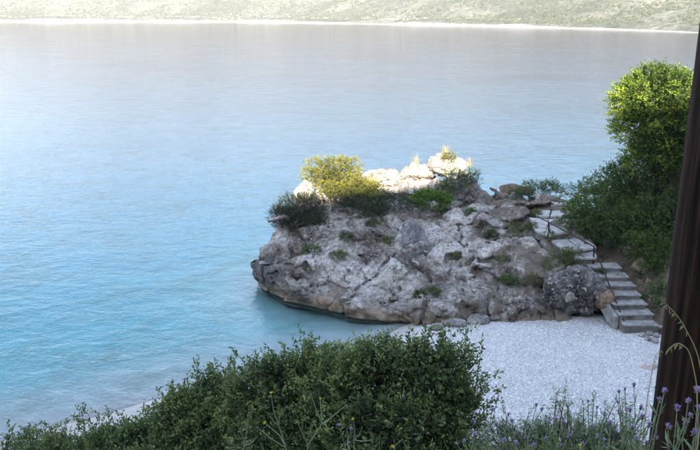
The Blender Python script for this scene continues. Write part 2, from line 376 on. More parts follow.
l.new(col, b.inputs['Base Color']); b.inputs['Roughness'].default_value = 1.0; b.inputs['Specular IOR Level'].default_value = 0.0
M['farhill'] = m

# ------------------------------------------------------------------ terrain
SHX = np.array([-400, -60, -30, -18, -13, -9.8, -8.8, -5.6, -1.8, 1.35, 2.2, 4.0, 8.0, 12.0, 20, 400])
SHY = np.array([-150, -10, 8.5, 14.5, 17.6, 19.7, 20.35, 22.2, 24.7, 26.8, 28.0, 29.5, 30.5, 31, 40, 60])
def shore(x): return np.interp(x, SHX, SHY)
PY = np.array([-3000, -80, -30, -14, -3, 0, 3, 5, 8, 12, 15.5, 17.5, 20, 30, 45, 3000])
PZ = np.array([160, 46, 34.6, 20.5, 10.9, 10.4, 9.55, 8.45, 5.9, 3.5, 1.75, 1.1, -0.8, -6, -10, -12])
def ground_h(x, y):
    x = np.asarray(x, float); y = np.asarray(y, float)
    shift = np.minimum((shore(x) - 26) * 0.85, 0)
    yy = y - shift * smooth(7, 13, y)
    z = np.interp(yy, PY, PZ) + 0.20 * np.clip(x + 2, -70, 70) * smooth(-5, -30, y)
    # bank and headland on the right
    xr = np.interp(y, [6, 12, 17, 26, 28.6, 30, 33, 36, 40], [7.5, 9.5, 11.0, 11.2, 11.1, 10.9, 10.6, 11.0, 12.0])
    t = np.maximum(x - xr, -3)
    toe = np.interp(y, [17, 24, 25.4, 28.6, 31, 33.5, 36], [0.9, 0.9, 0.75, 2.0, 2.6, 3.0, 3.0])
    bank = toe - 0.2 + np.where(t > 0, 0.85 * np.minimum(t, 7) + 0.4 * np.maximum(t - 7, 0), t * np.interp(y, [24, 29, 32], [1.6, 0.9, 0.12]))
    bank = bank - np.maximum(bank + 2, 0) * smooth(33.5, 41, y) * smooth(9.5, 12.5, x) - 9 * smooth(37, 45, y)
    z = np.maximum(z, np.where((y > 4) & (x > 6.5), bank, -20))
    p = np.stack([x, y, np.zeros_like(x)], -1)
    z = z + 0.10 * fbm(p * 0.9, 3, 11) * smooth(60, 30, np.abs(y)) + 0.7 * fbm(p * 0.07, 3, 17) * smooth(-6, -30, y)
    return z
def axis(lo, hi, a, b, step, grow=1.22):
    v = list(np.arange(a, b + 1e-6, step)); s = step; q = v[-1]
    while q < hi: s *= grow; q += s; v.append(min(q, hi))
    s = step; q = v[0]; w = []
    while q > lo: s *= grow; q -= s; w.append(max(q, lo))
    return np.array(w[::-1] + v)
def grid_faces(nx, ny, keep=None):
    i, j = np.meshgrid(np.arange(nx - 1), np.arange(ny - 1), indexing='ij')
    a = i * ny + j; f = np.stack([a, a + ny, a + ny + 1, a + 1], -1)
    return f[keep] if keep is not None else f.reshape(-1, 4)

gx = axis(-2500, 2500, -14, 18, 0.25); gy = axis(-2500, 60, -34, 42, 0.25)
X, Y = np.meshgrid(gx, gy, indexing='ij')
GZ = ground_h(X, Y)
g = link('ground', mesh_data('ground', np.stack([X, Y, GZ], -1).reshape(-1, 3), grid_faces(len(gx), len(gy))), M['ground'])
setting(g, 'steep soil and scrub hillside running down to the shingle beach')

ROCK_FOOT = np.array([atz(258, 291, 0)[:2] + [0.0, 0.1], atz(285, 302, 0)[:2], atz(330, 314, 0)[:2], atz(360, 320, 0)[:2], (1.7, 28.2), (3.0, 27.75), (4.5, 27.55), (5.6, 27.35), (7.0, 27.15), (8.2, 27.3), (9.3, 28.0), (9.55, 28.9), (10.3, 29.4), (10.6, 31), (10.9, 33), (11.2, 37.0), (9, 40), (6.5, 40.8), (3.5, 40.6), (0.5, 40.2), (-2.2, 39.2), (-3.6, 37.0), (-4.1, 34.6), (-4.45, 33.0)])
def poly_sd(px, py, poly):
    d = np.full(px.shape, 1e9); ins = np.zeros(px.shape, bool); n_ = len(poly)
    for i in range(n_):
        a = poly[i]; b_ = poly[(i + 1) % n_]; e = b_ - a
        wx, wy = px - a[0], py - a[1]
        t = np.clip((wx * e[0] + wy * e[1]) / (e @ e), 0, 1)
        d = np.minimum(d, (wx - e[0] * t) ** 2 + (wy - e[1] * t) ** 2)
        c_ = ((a[1] > py) != (b_[1] > py)) & (px < (b_[0] - a[0]) * (py - a[1]) / (b_[1] - a[1] + 1e-12) + a[0])
        ins ^= c_
    d = np.sqrt(d); return np.where(ins, -d, d)
def beach_h(x, y):
    d = (shore(x) - y) * 0.8
    z = np.where(d > 0, 1.15 * (1 - np.exp(-np.maximum(d, 0) / 4.6)), 0.13 * d + 0.13 * np.minimum(d + 3, 0))
    z = np.where(z < 0, -2.2 * (1 - np.exp(z / 2.2)), z)
    z = np.maximum(z, -0.38 - 0.20 * np.maximum(poly_sd(np.asarray(x, float), np.asarray(y, float), ROCK_FOOT) - 0.6, 0))   # sand banked up against the headland
    p = np.stack([x, y, np.zeros_like(x)], -1)
    return z + 0.05 * fbm(p * 0.35, 3, 5) + 0.012 * fbm(p * 1.7, 2, 6)
gx = axis(-3000, 3000, -14, 14, 0.3); gy = axis(-200, 4200, 10, 45, 0.3)
X, Y = np.meshgrid(gx, gy, indexing='ij')
BZ = beach_h(X, Y)
dm = ((shore(X) - Y) * 0.8)[:-1, :-1]
isb = (dm > -0.6) & (np.abs(X[:-1, :-1]) < 40) & (Y[:-1, :-1] > 4)
V = np.stack([X, Y, BZ], -1).reshape(-1, 3)
def sub(V, F):
    u, inv_ = np.unique(F, return_inverse=True); return V[u], inv_.reshape(F.shape)
v_, f_ = sub(V, grid_faces(len(gx), len(gy), isb)); o = link('beach', mesh_data('beach', v_, f_), M['beach'])
setting(o, 'white pebble beach in the shade below the stairs')
v_, f_ = sub(V, grid_faces(len(gx), len(gy), ~isb & (Y[:-1, :-1] > 2) )); o = link('seabed', mesh_data('seabed', v_, f_), M['beach'])
setting(o, 'pale sandy seabed under the clear water')

# the sea, a closed body of water
bm = bmesh.new(); bmesh.ops.create_cube(bm, size=1)
for vv in bm.verts: vv.co = (vv.co.x * 5600, 2050 + vv.co.y * 4200, -8.0 + vv.co.z * 16.0)
me = bpy.data.meshes.new('sea'); bm.to_mesh(me); bm.free()
o = link('sea', me, M['sea']); setting(o, 'calm rippled turquoise sea with pale grey reflections')

# ------------------------------------------------------------------ far shore
fpx = [(-900, 20.2), (-300, 20.8), (0, 21.9), (120, 22.0), (250, 22.4), (350, 24.0), (450, 25.8), (530, 27.6), (640, 30.6), (700, 32.8), (820, 38.5), (1000, 50.0)]
FS = np.array([atz(a, b_, 0)[:2] for a, b_ in fpx])
us = np.concatenate([[0], np.cumsum(np.linalg.norm(np.diff(FS, axis=0), axis=1))])
ns = 420; ss = np.linspace(0, us[-1], ns)
sx_ = np.interp(ss, us, FS[:, 0]); sy_ = np.interp(ss, us, FS[:, 1])
k = np.ones(15) / 15
sx_ = np.convolve(np.pad(sx_, 7, 'edge'), k, 'valid'); sy_ = np.convolve(np.pad(sy_, 7, 'edge'), k, 'valid')
tx = np.gradient(sx_); ty = np.gradient(sy_); ln = np.hypot(tx, ty); nxn, nyn = -ty / ln, tx / ln
td = np.concatenate([[-30, -8, 0, 1.5, 3, 5, 7, 9, 12, 14, 16, 19], np.linspace(22, 160, 40), np.linspace(175, 1100, 50)])
def far_z(x, y, t):
    base = np.interp(t, [-30, 0, 12, 30, 60, 160, 400, 800, 1100], [-9, 0.0, 5.0, 7.5, 15, 52, 165, 320, 360])
    p = np.stack([x, y, np.zeros_like(x)], -1)
    return base * (1 + 0.35 * fbm(p * 0.0016, 3, 31)) + smooth(10, 90, t) * (18 * fbm(p * 0.006, 3, 33) + 4 * fbm(p * 0.025, 3, 35)) + 0.8 * fbm(p * 0.05, 3, 37) * smooth(-10, 10, t)
FX = sx_[:, None] + nxn[:, None] * td; FY = sy_[:, None] + nyn[:, None] * td
FZ = far_z(FX, FY, np.broadcast_to(td, FX.shape))
dist = np.hypot(sx_, sy_)
bw = np.interp(dist, [500, 700, 1100, 1600], [1.0, 1.4, 2.6, 4.4]) * np.clip(1 + 1.3 * fbm(np.stack([sx_, sy_, 0 * sx_], -1) * .012, 3, 43), .25, 2)   # height of the bare rock
bare = np.clip(1.0 - FZ / (bw[:, None] * 1.6), 0, 1)
pale = .62 * np.exp(-((FZ - bw[:, None] - 5.5) / 1.3) ** 2) * (td[None] > 6) * smooth(600, 1000, dist)[:, None]            # the cart track above it
fh = link('far_hill', mesh_data('far_hill', np.stack([FX, FY, FZ], -1).reshape(-1, 3), grid_faces(ns, len(td)), np.maximum(bare, pale).ravel()), M['farhill'])
setting(fh, 'sunlit scrub-covered hillside across the bay with a white rocky waterline')

ico = bmesh.new(); bmesh.ops.create_icosphere(ico, subdivisions=1, radius=1.0)
IV = np.array([v.co[:] for v in ico.verts]); IF = np.array([[v.index for v in f.verts] for f in ico.faces]); ico.free()
def blobs(P, S, r, flat=0.8):
    """joined low-poly lumps at P with sizes S"""
    n_ = len(P); ang = r.uniform(0, 6.28, n_); ca, sa = np.cos(ang), np.sin(ang)
    J = IV[None] * r.uniform(0.72, 1.25, (n_, len(IV), 1))
    x = J[..., 0] * ca[:, None] - J[..., 1] * sa[:, None]; y = J[..., 0] * sa[:, None] + J[..., 1] * ca[:, None]
    S = np.asarray(S); S = S if S.ndim == 2 else np.stack([S, S, S * flat], 1)
    Vv = np.stack([x * S[:, None, 0], y * S[:, None, 1], J[..., 2] * S[:, None, 2]], -1) + P[:, None]
    Ff = IF[None] + (np.arange(n_) * len(IV))[:, None, None]
    return Vv.reshape(-1, 3), Ff.reshape(-1, 3)
r = np.random.default_rng(3)
nb_ = 42000
si = r.uniform(0, ns - 1, nb_); t_ = 10 + 190 * r.random(nb_) ** 1.2
bx = np.interp(si, np.arange(ns), sx_) + np.interp(si, np.arange(ns), nxn) * t_; by = np.interp(si, np.arange(ns), sy_) + np.interp(si, np.arange(ns), nyn) * t_
keep = (np.abs(bx / by) < 0.56) & ((fbm(np.stack([bx, by, bx * 0], -1) * 0.02, 3, 41) > -0.26 + 0.5 * smooth(24, 8, t_)))
bx, by, t_ = bx[keep], by[keep], t_[keep]
P = np.stack([bx, by, far_z(bx, by, t_)], -1); S = r.uniform(0.7, 2.3, len(P)) * (0.75 + 0.5 * (r.random(len(P)) < 0.15)); P[:, 2] += S * 0.35
V, F = blobs(P, S, r)
o = link('far_scrub', mesh_data('far_scrub', V, F, np.repeat(r.random(len(P)), len(IV)), False), M['farbush'])
setting(o, 'grey green scrub dotting the sunlit hillside across the bay', 'stuff')
# the darker clump of trees by the far waterline
r = np.random.default_rng(4)
for kx, (px, py, lab) in enumerate([(527, 27.0, 'dark tree clump at the far waterline, below the wooded slope'), (541, 27.4, 'smaller dark tree clump just along the far waterline')]):
    c = atz(px, py, 0); c[:2] *= 1.012
    nn_ = 30 if kx == 0 else 18
    q = r.normal(0, 1, (nn_, 3)) * np.array([5.0 if kx == 0 else 3.2, 2.5, 0.9]) + c + np.array([0, 3, 4.6])
    V, F = blobs(q, r.uniform(1.2, 2.3, nn_), r)
    o = thing('far_tree', lab, 'tree', (c[0], c[1] + 3, 2.0)); o.location = (c[0], c[1] + 3, 2.0)
    link('crown', mesh_data('crown', V - np.array(o.location), F, np.repeat(r.random(nn_) * 0.3, len(IV)), False), M['farbush'], o)
    V, F = tubes([([(0, 0, -1.0), (0.3, 0, 1.5), (0.2, 0.2, 3.2)], [0.4, 0.3, 0.15])], 6)
    link('trunk', mesh_data('trunk', V, F), M['twig'], o)

# ------------------------------------------------------------------ the promontory
def surface_nets(Vg, org, h):
    s = Vg < 0
    nx, ny, nz = Vg.shape
    c = [s[a:nx-1+a, b:ny-1+b, d:nz-1+d] for a in (0,1) for b in (0,1) for d in (0,1)]
    tot = sum(x.astype(np.int8) for x in c); act = (tot > 0) & (tot < 8)
    idx = -np.ones(act.shape, np.int64); cells = np.argwhere(act); idx[act] = np.arange(len(cells))
    acc = np.zeros((len(cells), 3)); cnt = np.zeros(len(cells))
    corners = np.array([(a, b, d) for a in (0,1) for b in (0,1) for d in (0,1)])
    for ia in range(8):
        for ib in range(ia + 1, 8):
            dlt = corners[ib] - corners[ia]
            if np.abs(dlt).sum() != 1: continue
            A = cells + corners[ia]; B = cells + corners[ib]
            va_ = Vg[tuple(A.T)]; vb_ = Vg[tuple(B.T)]
            cr = (va_ < 0) != (vb_ < 0)
            t = np.where(cr, va_ / np.where(cr, va_ - vb_, 1), 0)
            acc += np.where(cr[:, None], corners[ia] + t[:, None] * dlt, 0); cnt += cr
    verts = (cells + acc / cnt[:, None]) * h + org
    faces = []
    for ax in range(3):
        sl0 = [slice(None)] * 3; sl1 = [slice(None)] * 3
        sl0[ax] = slice(0, -1); sl1[ax] = slice(1, None)
        ch = s[tuple(sl0)] != s[tuple(sl1)]
        e = np.argwhere(ch); ups = s[tuple(sl0)][ch]
        u, w = (ax + 1) % 3, (ax + 2) % 3
        ok = (e[:, u] > 0) & (e[:, w] > 0) & (e[:, u] < Vg.shape[u] - 1) & (e[:, w] < Vg.shape[w] - 1)
        e, ups = e[ok], ups[ok]
        def at_(du, dw):
            q = e.copy(); q[:, u] += du; q[:, w] += dw; return idx[tuple(q.T)]
        q = np.stack([at_(-1, -1), at_(0, -1), at_(0, 0), at_(-1, 0)], -1)
        q[~ups] = q[~ups][:, ::-1]
        faces.append(q[(q >= 0).all(1)])
    return verts, np.concatenate(faces)

ctrl = [  # sight line and distance of points on the upper surface
    (262, 262, 32.2), (275, 268, 31.6), (300, 285, 30.5), (330, 296, 29.7), (390, 303, 28.7), (450, 303, 28.3), (500, 300, 28.0), (530, 298, 27.9),
    (268, 236, 33.0), (274, 218, 34.0), (285, 235, 33.2), (320, 255, 32.0), (350, 262, 31.3), (400, 268, 30.7), (450, 272, 30.2), (500, 270, 29.9), (540, 270, 29.3), (575, 270, 29.0),
    (300, 218, 34.2), (350, 228, 33.5), (400, 232, 33.0), (450, 238, 32.4), (500, 240, 31.9), (530, 245, 31.2), (560, 250, 30.3),
    (290, 205, 35.0), (300, 190, 36.0), (340, 203, 35.4), (390, 203, 35.4), (430, 204, 35.6), (470, 207, 35.3), (510, 213, 34.4), (530, 220, 33.0),
    (320, 180, 37.5), (370, 177, 38.2), (410, 176, 38.2), (445, 180, 37.8), (475, 192, 37.5), (510, 194, 37.5), (540, 200, 36.5)]
flags = [  # corner sight lines front-left, front-right, back-right, back-left with distances
    [(575, 258, 28.95), (597, 257, 28.95), (594, 250, 29.4), (573, 250, 29.4)],
    [(566, 250, 29.5), (581, 249.5, 29.4), (567, 239, 30.5), (549, 239, 30.5)], [(582, 249.3, 29.4), (597, 247, 29.5), (584, 237, 30.5), (568, 238.8, 30.5)],
    [(534, 229, 31.3), (548, 235, 30.9), (549, 225, 32.0), (532, 222, 32.0)], [(549, 235, 30.9), (568, 231.5, 31.0), (562, 224, 32.0), (550, 225, 32.0)],
    [(531, 221.3, 32.1), (548, 224, 32.1), (548, 219, 32.9), (529, 217, 32.9)], [(549, 224, 32.1), (564, 223, 32.1), (561, 218, 32.9), (549, 219, 32.9)],
    [(536, 215, 33.3), (549, 216.5, 33.2), (551, 210.5, 34.3), (537, 209.5, 34.3)], [(550, 216.5, 33.2), (566, 216, 33.2), (563, 210, 34.3), (552, 210.5, 34.3)],
    [(555, 207.7, 34.7), (571, 207, 34.6), (576, 202, 35.8), (560, 202.3, 35.8)], [(545, 203.5, 35.0), (554, 207.5, 34.7), (559, 202.4, 35.8), (546, 201.5, 35.8)]]
CP = np.array([aty(*c) for c in ctrl] + [aty(*q) - np.array([0, 0, .10]) for f4 in flags for q in f4] + [(-3, 41, 1.2), (0, 42, 1.0), (4, 42, 1.5), (8, 41, 1.5), (11, 39, 2.4), (-5.5, 36, 1.0), (11, 33, 3.0), (11, 36, 3.0), (9.5, 28.2, 1.5), (8, 26.8, 0.9)])
def top_h(x, y):
    w = 0; s = 0
    for c in CP:
        q = 1.0 / ((x - c[0]) ** 2 + (y - c[1]) ** 2 + 0.12) ** 1.6
        w = w + q; s = s + q * c[2]
    return s / w
h = 0.078
org = np.array([-5.6, 26.2, -1.6]); dims = (int(17.2 / h), int(15.6 / h), int(7.6 / h))
ax_ = [org[i] + np.arange(dims[i]) * h for i in range(3)]
XY = np.meshgrid(ax_[0], ax_[1], indexing='ij')
TH = top_h(*XY).astype(np.float32); SD = poly_sd(XY[0], XY[1], ROCK_FOOT).astype(np.float32)
GX, GY, GZ3 = np.meshgrid(*ax_, indexing='ij'); GX = GX.astype(np.float32); GY = GY.astype(np.float32); GZ3 = GZ3.astype(np.float32)
# undercut at the waterline, a lip above it, then leaning back
wet = np.clip(1 - (GX - 0.5) / 4.0, 0.25, 1.0)
prof = np.interp(GZ3, [-1.6, -0.3, 0.0, 0.18, 0.42, 0.8, 1.3, 2.2, 4.5], [0.7, 0.45, 0.20, 0.12, 0.0, -0.08, 0.02, 0.5, 1.6]).astype(np.float32) * wet
side = SD[:, :, None] + prof
topd = (GZ3 - TH[:, :, None]) * 0.85
kk = 0.45                                                    # smooth maximum
hh = np.clip(0.5 + 0.5 * (topd - side) / kk, 0, 1)
f = side * (1 - hh) + topd * hh + kk * hh * (1 - hh)
band = np.abs(f) < 0.9
Pn = np.stack([GX[band], GY[band], GZ3[band]], -1)
# tilted beds: rotate so that layers dip towards the water
ca, sa = math.cos(R(28)), math.sin(R(28))
Q = np.stack([Pn[:, 0] * ca - Pn[:, 2] * sa, Pn[:, 1] * 0.9 + 0.2 * Pn[:, 2], Pn[:, 0] * sa + Pn[:, 2] * ca], -1)
warp = np.stack([fbm(Pn * 0.7, 3, 61), fbm(Pn * 0.7, 3, 63), fbm(Pn * 0.7, 3, 65)], -1) * 0.35
f1, f2, cid, tl1 = worley((Pn + warp * .8) * np.array([0.46, 0.46, 0.7]), 71, True)
g1, g2, cid2, tl2 = worley((Pn + warp * 0.5) * np.array([1.15, 1.15, 1.6]), 81, True)
disp = 0.26 * fbm(Pn * 0.6, 3, 51) + 0.40 * (cid - 0.5) + 0.17 * (cid2 - 0.5) + 1.05 * tl1 + 0.42 * tl2
disp -= 0.42 * np.exp(-((f2 - f1) / 0.04) ** 2) + 0.20 * np.exp(-((g2 - g1) / 0.05) ** 2)
disp += 0.10 * (ridged(Q * np.array([0.5, 0.5, 2.1]), 3, 55) - 0.45)
rgh = smooth(-0.15, 0.35, fbm(Pn * 0.5, 2, 59))                # karst-pitted in places, smooth in others
disp += (0.03 + 0.12 * rgh) * (ridged(Pn * 2.6, 3, 57) - 0.45)
sawv = Q[:, 2] * 1.05 + 0.8 * fbm(Pn * 0.5, 3, 67)
sawv = sawv - np.floor(sawv)
disp += 0.24 * (np.minimum(sawv, (1 - sawv) * 6) - 0.42)
low = smooth(0.9, 0.3, Pn[:, 2]) * smooth(3.5, 1.5, Pn[:, 0])  # the sea has worn the foot smooth
disp = disp * (1 - 0.65 * low)
f[band] = f[band] - disp * 0.85
def on_top(px, py):
    yy = np.linspace(27.5, 40, 400); d = ray(px, py); t = yy / d[1]; xs = d[0] * t; zs = H_CAM + d[2] * t
    k_ = np.argmax(zs < top_h(xs, yy)); return np.array([xs[k_], yy[k_], zs[k_]])
gullies = [  # clefts and shadowed ledges worn into the face
    ([(283, 232), (302, 262), (322, 284), (338, 296)], .20), ([(330, 222), (360, 238), (392, 246)], .17), ([(392, 262), (425, 268), (470, 262), (505, 254)], .22),
    ([(440, 222), (455, 240), (447, 262), (462, 290), (470, 305)], .18), ([(300, 240), (350, 252), (380, 272), (440, 282)], .11), ([(480, 225), (505, 236), (540, 250)], .18),
    ([(490, 262), (515, 275), (528, 296)], .26), ([(400, 285), (420, 300)], .12), ([(345, 268), (365, 288), (372, 302)], .10), ([(505, 280), (490, 298)], .15), ([(470, 215), (500, 220), (520, 228)], .14)]
Pn = np.stack([GX[band], GY[band], GZ3[band]], -1); wob = np.stack([fbm(Pn * 1.3, 2, 163), fbm(Pn * 1.3, 2, 165), fbm(Pn * 1.3, 2, 167)], -1) * .35
fb = f[band]
for pts, rr in gullies:
    q = [on_top(*t) for t in pts]
    for a, b_ in zip(q[:-1], q[1:]):
        e = b_ - a; w_ = Pn + wob - a; t = np.clip((w_ @ e) / (e @ e), 0, 1)
        fb = np.maximum(fb, rr - np.linalg.norm(w_ - t[:, None] * e, axis=1))
f[band] = fb
RV, RF = surface_nets(f, org, h)
# fine crags along the normal
e1 = RV[RF[:, 2]] - RV[RF[:, 0]]; e2 = RV[RF[:, 3]] - RV[RF[:, 1]]; fn_ = np.cross(e1, e2)
vn = np.zeros_like(RV)
for c_ in range(4): np.add.at(vn, RF[:, c_], fn_)
vn /= np.linalg.norm(vn, axis=1, keepdims=True) + 1e-9
RV = RV + vn * ((0.015 + 0.05 * smooth(-0.15, 0.35, fbm(RV * 0.5, 2, 59))) * (ridged(RV * 5.0, 2, 91) - 0.4) + 0.03 * fbm(RV * 9.0, 2, 95))[:, None]
rock = thing('rock_outcrop', 'massive grey limestone headland undercut by the sea beside the beach', 'rock', (2.0, 33.0, 0.0))
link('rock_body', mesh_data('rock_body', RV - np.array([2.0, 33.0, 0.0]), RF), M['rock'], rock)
rock_bvh = BVHTree.FromPolygons([tuple(v) for v in RV], [tuple(int(i) for i in q) for q in RF])
def drop(x, y):
    """height of the ground or rock at x, y"""
    z = max(float(ground_h(x, y)), float(beach_h(np.float64(x), np.float64(y))))
    hit = rock_bvh.ray_cast(Vector((x, y, 30)), Vector((0, 0, -1)))
    return max(z, hit[0].z) if hit[0] is not None else z
def on_rock(px, py):
    """where a sight line meets the rock"""
    d = Vector(ray(px, py)).normalized(); hit = rock_bvh.ray_cast(Vector((0, 0, H_CAM)), d)
    return np.array(hit[0]) if hit[0] is not None else None

# ------------------------------------------------------------------ boulders
icoB = bmesh.new(); bmesh.ops.create_icosphere(icoB, subdivisions=5, radius=1.0)
BV = np.array([v.co[:] for v in icoB.verts]); BF = np.array([[v.index for v in f.verts] for f in icoB.faces]); icoB.free()
icoS = bmesh.new(); bmesh.ops.create_icosphere(icoS, subdivisions=3, radius=1.0)
SV = np.array([v.co[:] for v in icoS.verts]); SF = np.array([[v.index for v in f.verts] for f in icoS.faces]); icoS.free()
def stone_mesh(radii, seed, cuts=9, rough=0.12, small=False, depth=(0.62, 0.9), planes=()):
    r = np.random.default_rng(seed); U = (SV if small else BV).copy(); D = U.copy()
    for _ in range(cuts):                                   # broken faces
        nrm = r.normal(0, 1, 3); nrm /= np.linalg.norm(nrm); d = r.uniform(*depth)
        over = np.maximum(D @ nrm - d, 0); D -= over[:, None] * nrm * 0.94
    for nrm, d in planes:
        nrm = np.array(nrm) / np.linalg.norm(nrm); D -= np.maximum(D @ nrm - d, 0)[:, None] * nrm
    sc_ = np.array(radii)
    W = D * sc_; av = float(np.mean(radii)); o3 = r.uniform(0, 50, 3)
    amp = rough * av
    W = W + U * (amp * 1.1 * fbm((W + o3) * 1.3 / av, 3, seed) + amp * 0.8 * (ridged((W + o3) * 2.6 / av, 3, seed + 5) - 0.45))[:, None]
    if not small:
        q1, q2, qi = worley((W + o3) * 2.2 / av, seed + 9); W -= U * (amp * 0.8 * np.exp(-((q2 - q1) / 0.09) ** 2))[:, None]
        W = W + U * (0.045 * (ridged((W + o3) * 5.0, 2, seed + 3) - 0.4))[:, None]
    return mesh_data('stone', W, SF if small else BF)
def boulder(name, p, radii, seed, m, label, rot=0.0, cat='boulder', group=None, **kw):
    o = link(name, stone_mesh(radii, seed, **kw), m, None, tuple(p), (0, 0, rot)); return tag(o, label, cat, group)

# the round speckled boulder at the foot of the stairs
boulder('boulder', (8.78, 27.75, 1.35), (1.50, 1.0, 1.12), 5, M['speckled'], 'big rounded dark boulder speckled white beside the foot of the stairs', 0.2, rough=0.16)
boulder('boulder', (8.40, 26.86, 1.66), (.32, .16, .34), 16, M['whitestone'], 'white angular stone set in the dark boulder beside the stairs', 0.5, small=True, cuts=14, depth=(.4, .75))
# sunlit white boulders along the crest
crest = [  # px, py of the middle, distance, half sizes, tilt
    (447, 164, 38.0, (1.25, .85, .72), -.10, 'largest sunlit white boulder at the high end of the crest with yellow plants'),
    (415, 171, 38.3, (1.20, .70, .50), -.12, 'sunlit cream ledge rock in the middle of the crest, cracked'),
    (377, 176, 38.5, (1.55, .70, .34), -.04, 'long low sunlit cream slab on the crest behind the yellow bushes'),
    (303, 191, 35.6, (.60, .55, .52), .1, 'sunlit pinkish white boulder left of the yellow bushes on the headland'),
    (464, 190, 36.6, (1.15, .95, .90), 0, 'craggy grey boulder below the largest sunlit crest boulder'),
    (437, 188, 37.0, (.75, .70, .70), 0, 'tall grey rock face shaded under the sunlit crest boulders')]
for i, (px, py, yy, rad, tlt, lab) in enumerate(crest):
    p = aty(px, py, yy)
    o = boulder('boulder', p - np.array([0, 0, .06]), np.array(rad) * 1.15, 30 + i, M['whitestone'] if i < 4 else M['boulder'], lab, 0.15 * i, rough=0.12, cuts=18, depth=(.5, .8))
    o.rotation_euler[1] = tlt
p = on_rock(416, 250); p = p if p is not None else aty(416, 250, 32.5)
boulder('boulder', p + np.array([0, 0.45, 0.30]), (1.25, .9, 1.2), 44, M['grayblock'], 'smooth dark grey wedge of rock on the face of the headland', 0.0, cuts=2, rough=0.07,
        planes=[((-.72, -.2, .66), .36), ((.66, -.15, .74), .34), ((.12, -.92, .36), .42), ((-.3, -.9, .1), .55)])
# brown sunlit rock at the back
for px, py, yy, rad, sd, lab in [(513, 189, 39.0, (.75, .5, .30), 50, 'low reddish brown rock at the seaward edge of the headland'), (527, 191, 38.6, (.45, .4, .25), 51, 'small tan rock just right of the reddish brown rock')]:
    boulder('boulder', aty(px, py, yy), rad, sd, M['brownstone'], lab, 0.2, small=True)
# stones at the foot of the headland, on the shingle
edge = [(455, 325, (.55, .35, .22), 'long flat grey stone at the headland foot on the shingle'), (478, 322, (.48, .36, .26), 'lumpy grey stone in the row where headland meets beach'),
        (497, 319, (.34, .26, .20), 'small grey stone ending the row at the headland foot'), (437, 328, (.36, .24, .15), 'low grey stone nearest the water in the foot row')]
for i, (px, py, rad, lab) in enumerate(edge):
    q = atz(px, py, 0.45); q[2] = beach_h(q[0], q[1]) + rad[2] * 0.45
    boulder('stone', q, rad, 60 + i, M['boulder'], lab, 0.3 * i, 'stone', small=True)
q = atz(651, 367, 0.9); q[2] = beach_h(q[0], q[1]) + 0.05
boulder('stone', q, (.36, .20, .09), 70, M['pinkstone'], 'flat pinkish stone lying alone on the white pebbles', 0.2, 'stone', small=True, cuts=16, depth=(.45, .8))
# brown rocks in the bank right of the stairs, rubble at the stair foot
bank = [(643, 268, 28.6, (.5, .4, .42), 'dark brown rock in the bank by the upper stairs'), (650, 285, 27.9, (.42, .4, .36), 'reddish brown rock in the bank beside the middle steps'),
        (655, 300, 27.2, (.40, .36, .32), 'brown rock in the bank beside the lower steps'), (632, 250, 29.4, (.5, .4, .4), 'dark rock under the shrubs at the head of the flight')]
for i, (px, py, yy, rad, lab) in enumerate(bank):
    boulder('rock', aty(px, py, yy), rad, 80 + i, M['brownstone'], lab, 0.5 * i, 'rock', small=True)
boulder('rock', aty(607, 300, 27.2), (.45, .5, .5), 88, M['brownstone'], 'rusty earth-stained rock between the speckled boulder and the stairs', 0.1, 'rock', small=True)
r = np.random.default_rng(12)
rl = ['grey rubble stone touching the bottom step', 'grey rubble stone second from the bottom step, behind the heap', 'grey rubble stone at the pole side of the stair foot heap', 'grey rubble stone in the middle of the stair foot heap', 'grey rubble stone set back under the trailing shrub', 'grey rubble stone lying farthest out on the pebbles']
for i, (px, py) in enumerate([(643, 331), (650, 329), (657, 332), (648, 335), (661, 327), (655, 338)]):
    q = atz(px, py, 0.95); q[2] = drop(q[0], q[1]) + 0.06
    boulder('stone', q, (r.uniform(.12, .2), .13, .11), 90 + i, M['boulder'], rl[i], i, 'stone', 'rubble stones at the stair foot', small=True)

# ------------------------------------------------------------------ pebbles
r = np.random.default_rng(21)
n1 = 48000
px_ = np.concatenate([r.uniform(-0.5, 11.6, n1), r.uniform(-11.5, -0.5, 9000)])
py_ = np.concatenate([r.uniform(17.2, 28.2, n1), r.uniform(16, 25.5, 9000)])
d_ = (shore(px_) - py_) * 0.8
hz = beach_h(px_, py_)
kp = (d_ > 0.9) & (hz > ground_h(px_, py_)) & (poly_sd(px_, py_, ROCK_FOOT) > -0.2)
px_, py_, hz = px_[kp], py_[kp], hz[kp]
s_ = 0.011 + 0.028 * r.random(len(px_)) ** 2 * (1 + 0.8 * (r.random(len(px_)) < 0.04))
bm = bmesh.new(); bmesh.ops.create_icosphere(bm, subdivisions=1, radius=1.0); bm.free()
OV = np.array([(1, 0, 0), (-1, 0, 0), (0, 1, 0), (0, -1, 0), (0, 0, 1), (.7, .7, .5), (-.7, -.7, .5), (-.7, .7, .5), (.7, -.7, .5)])
OF = np.array([(0, 5, 4), (5, 2, 4), (2, 7, 4), (7, 1, 4), (1, 6, 4), (6, 3, 4), (3, 8, 4), (8, 0, 4), (0, 2, 5), (2, 1, 7), (1, 3, 6), (3, 0, 8)])
n_ = len(px_); ang = r.uniform(0, 6.28, n_); J = OV[None] * r.uniform(.75, 1.25, (n_, 9, 1))
el = r.uniform(.7, 1.4, n_)
jx = J[..., 0] * el[:, None]; jy = J[..., 1]
V = np.stack([(jx * np.cos(ang)[:, None] - jy * np.sin(ang)[:, None]) * s_[:, None], (jx * np.sin(ang)[:, None] + jy * np.cos(ang)[:, None]) * s_[:, None], J[..., 2] * s_[:, None] * .7], -1) + np.stack([px_, py_, hz], -1)[:, None]
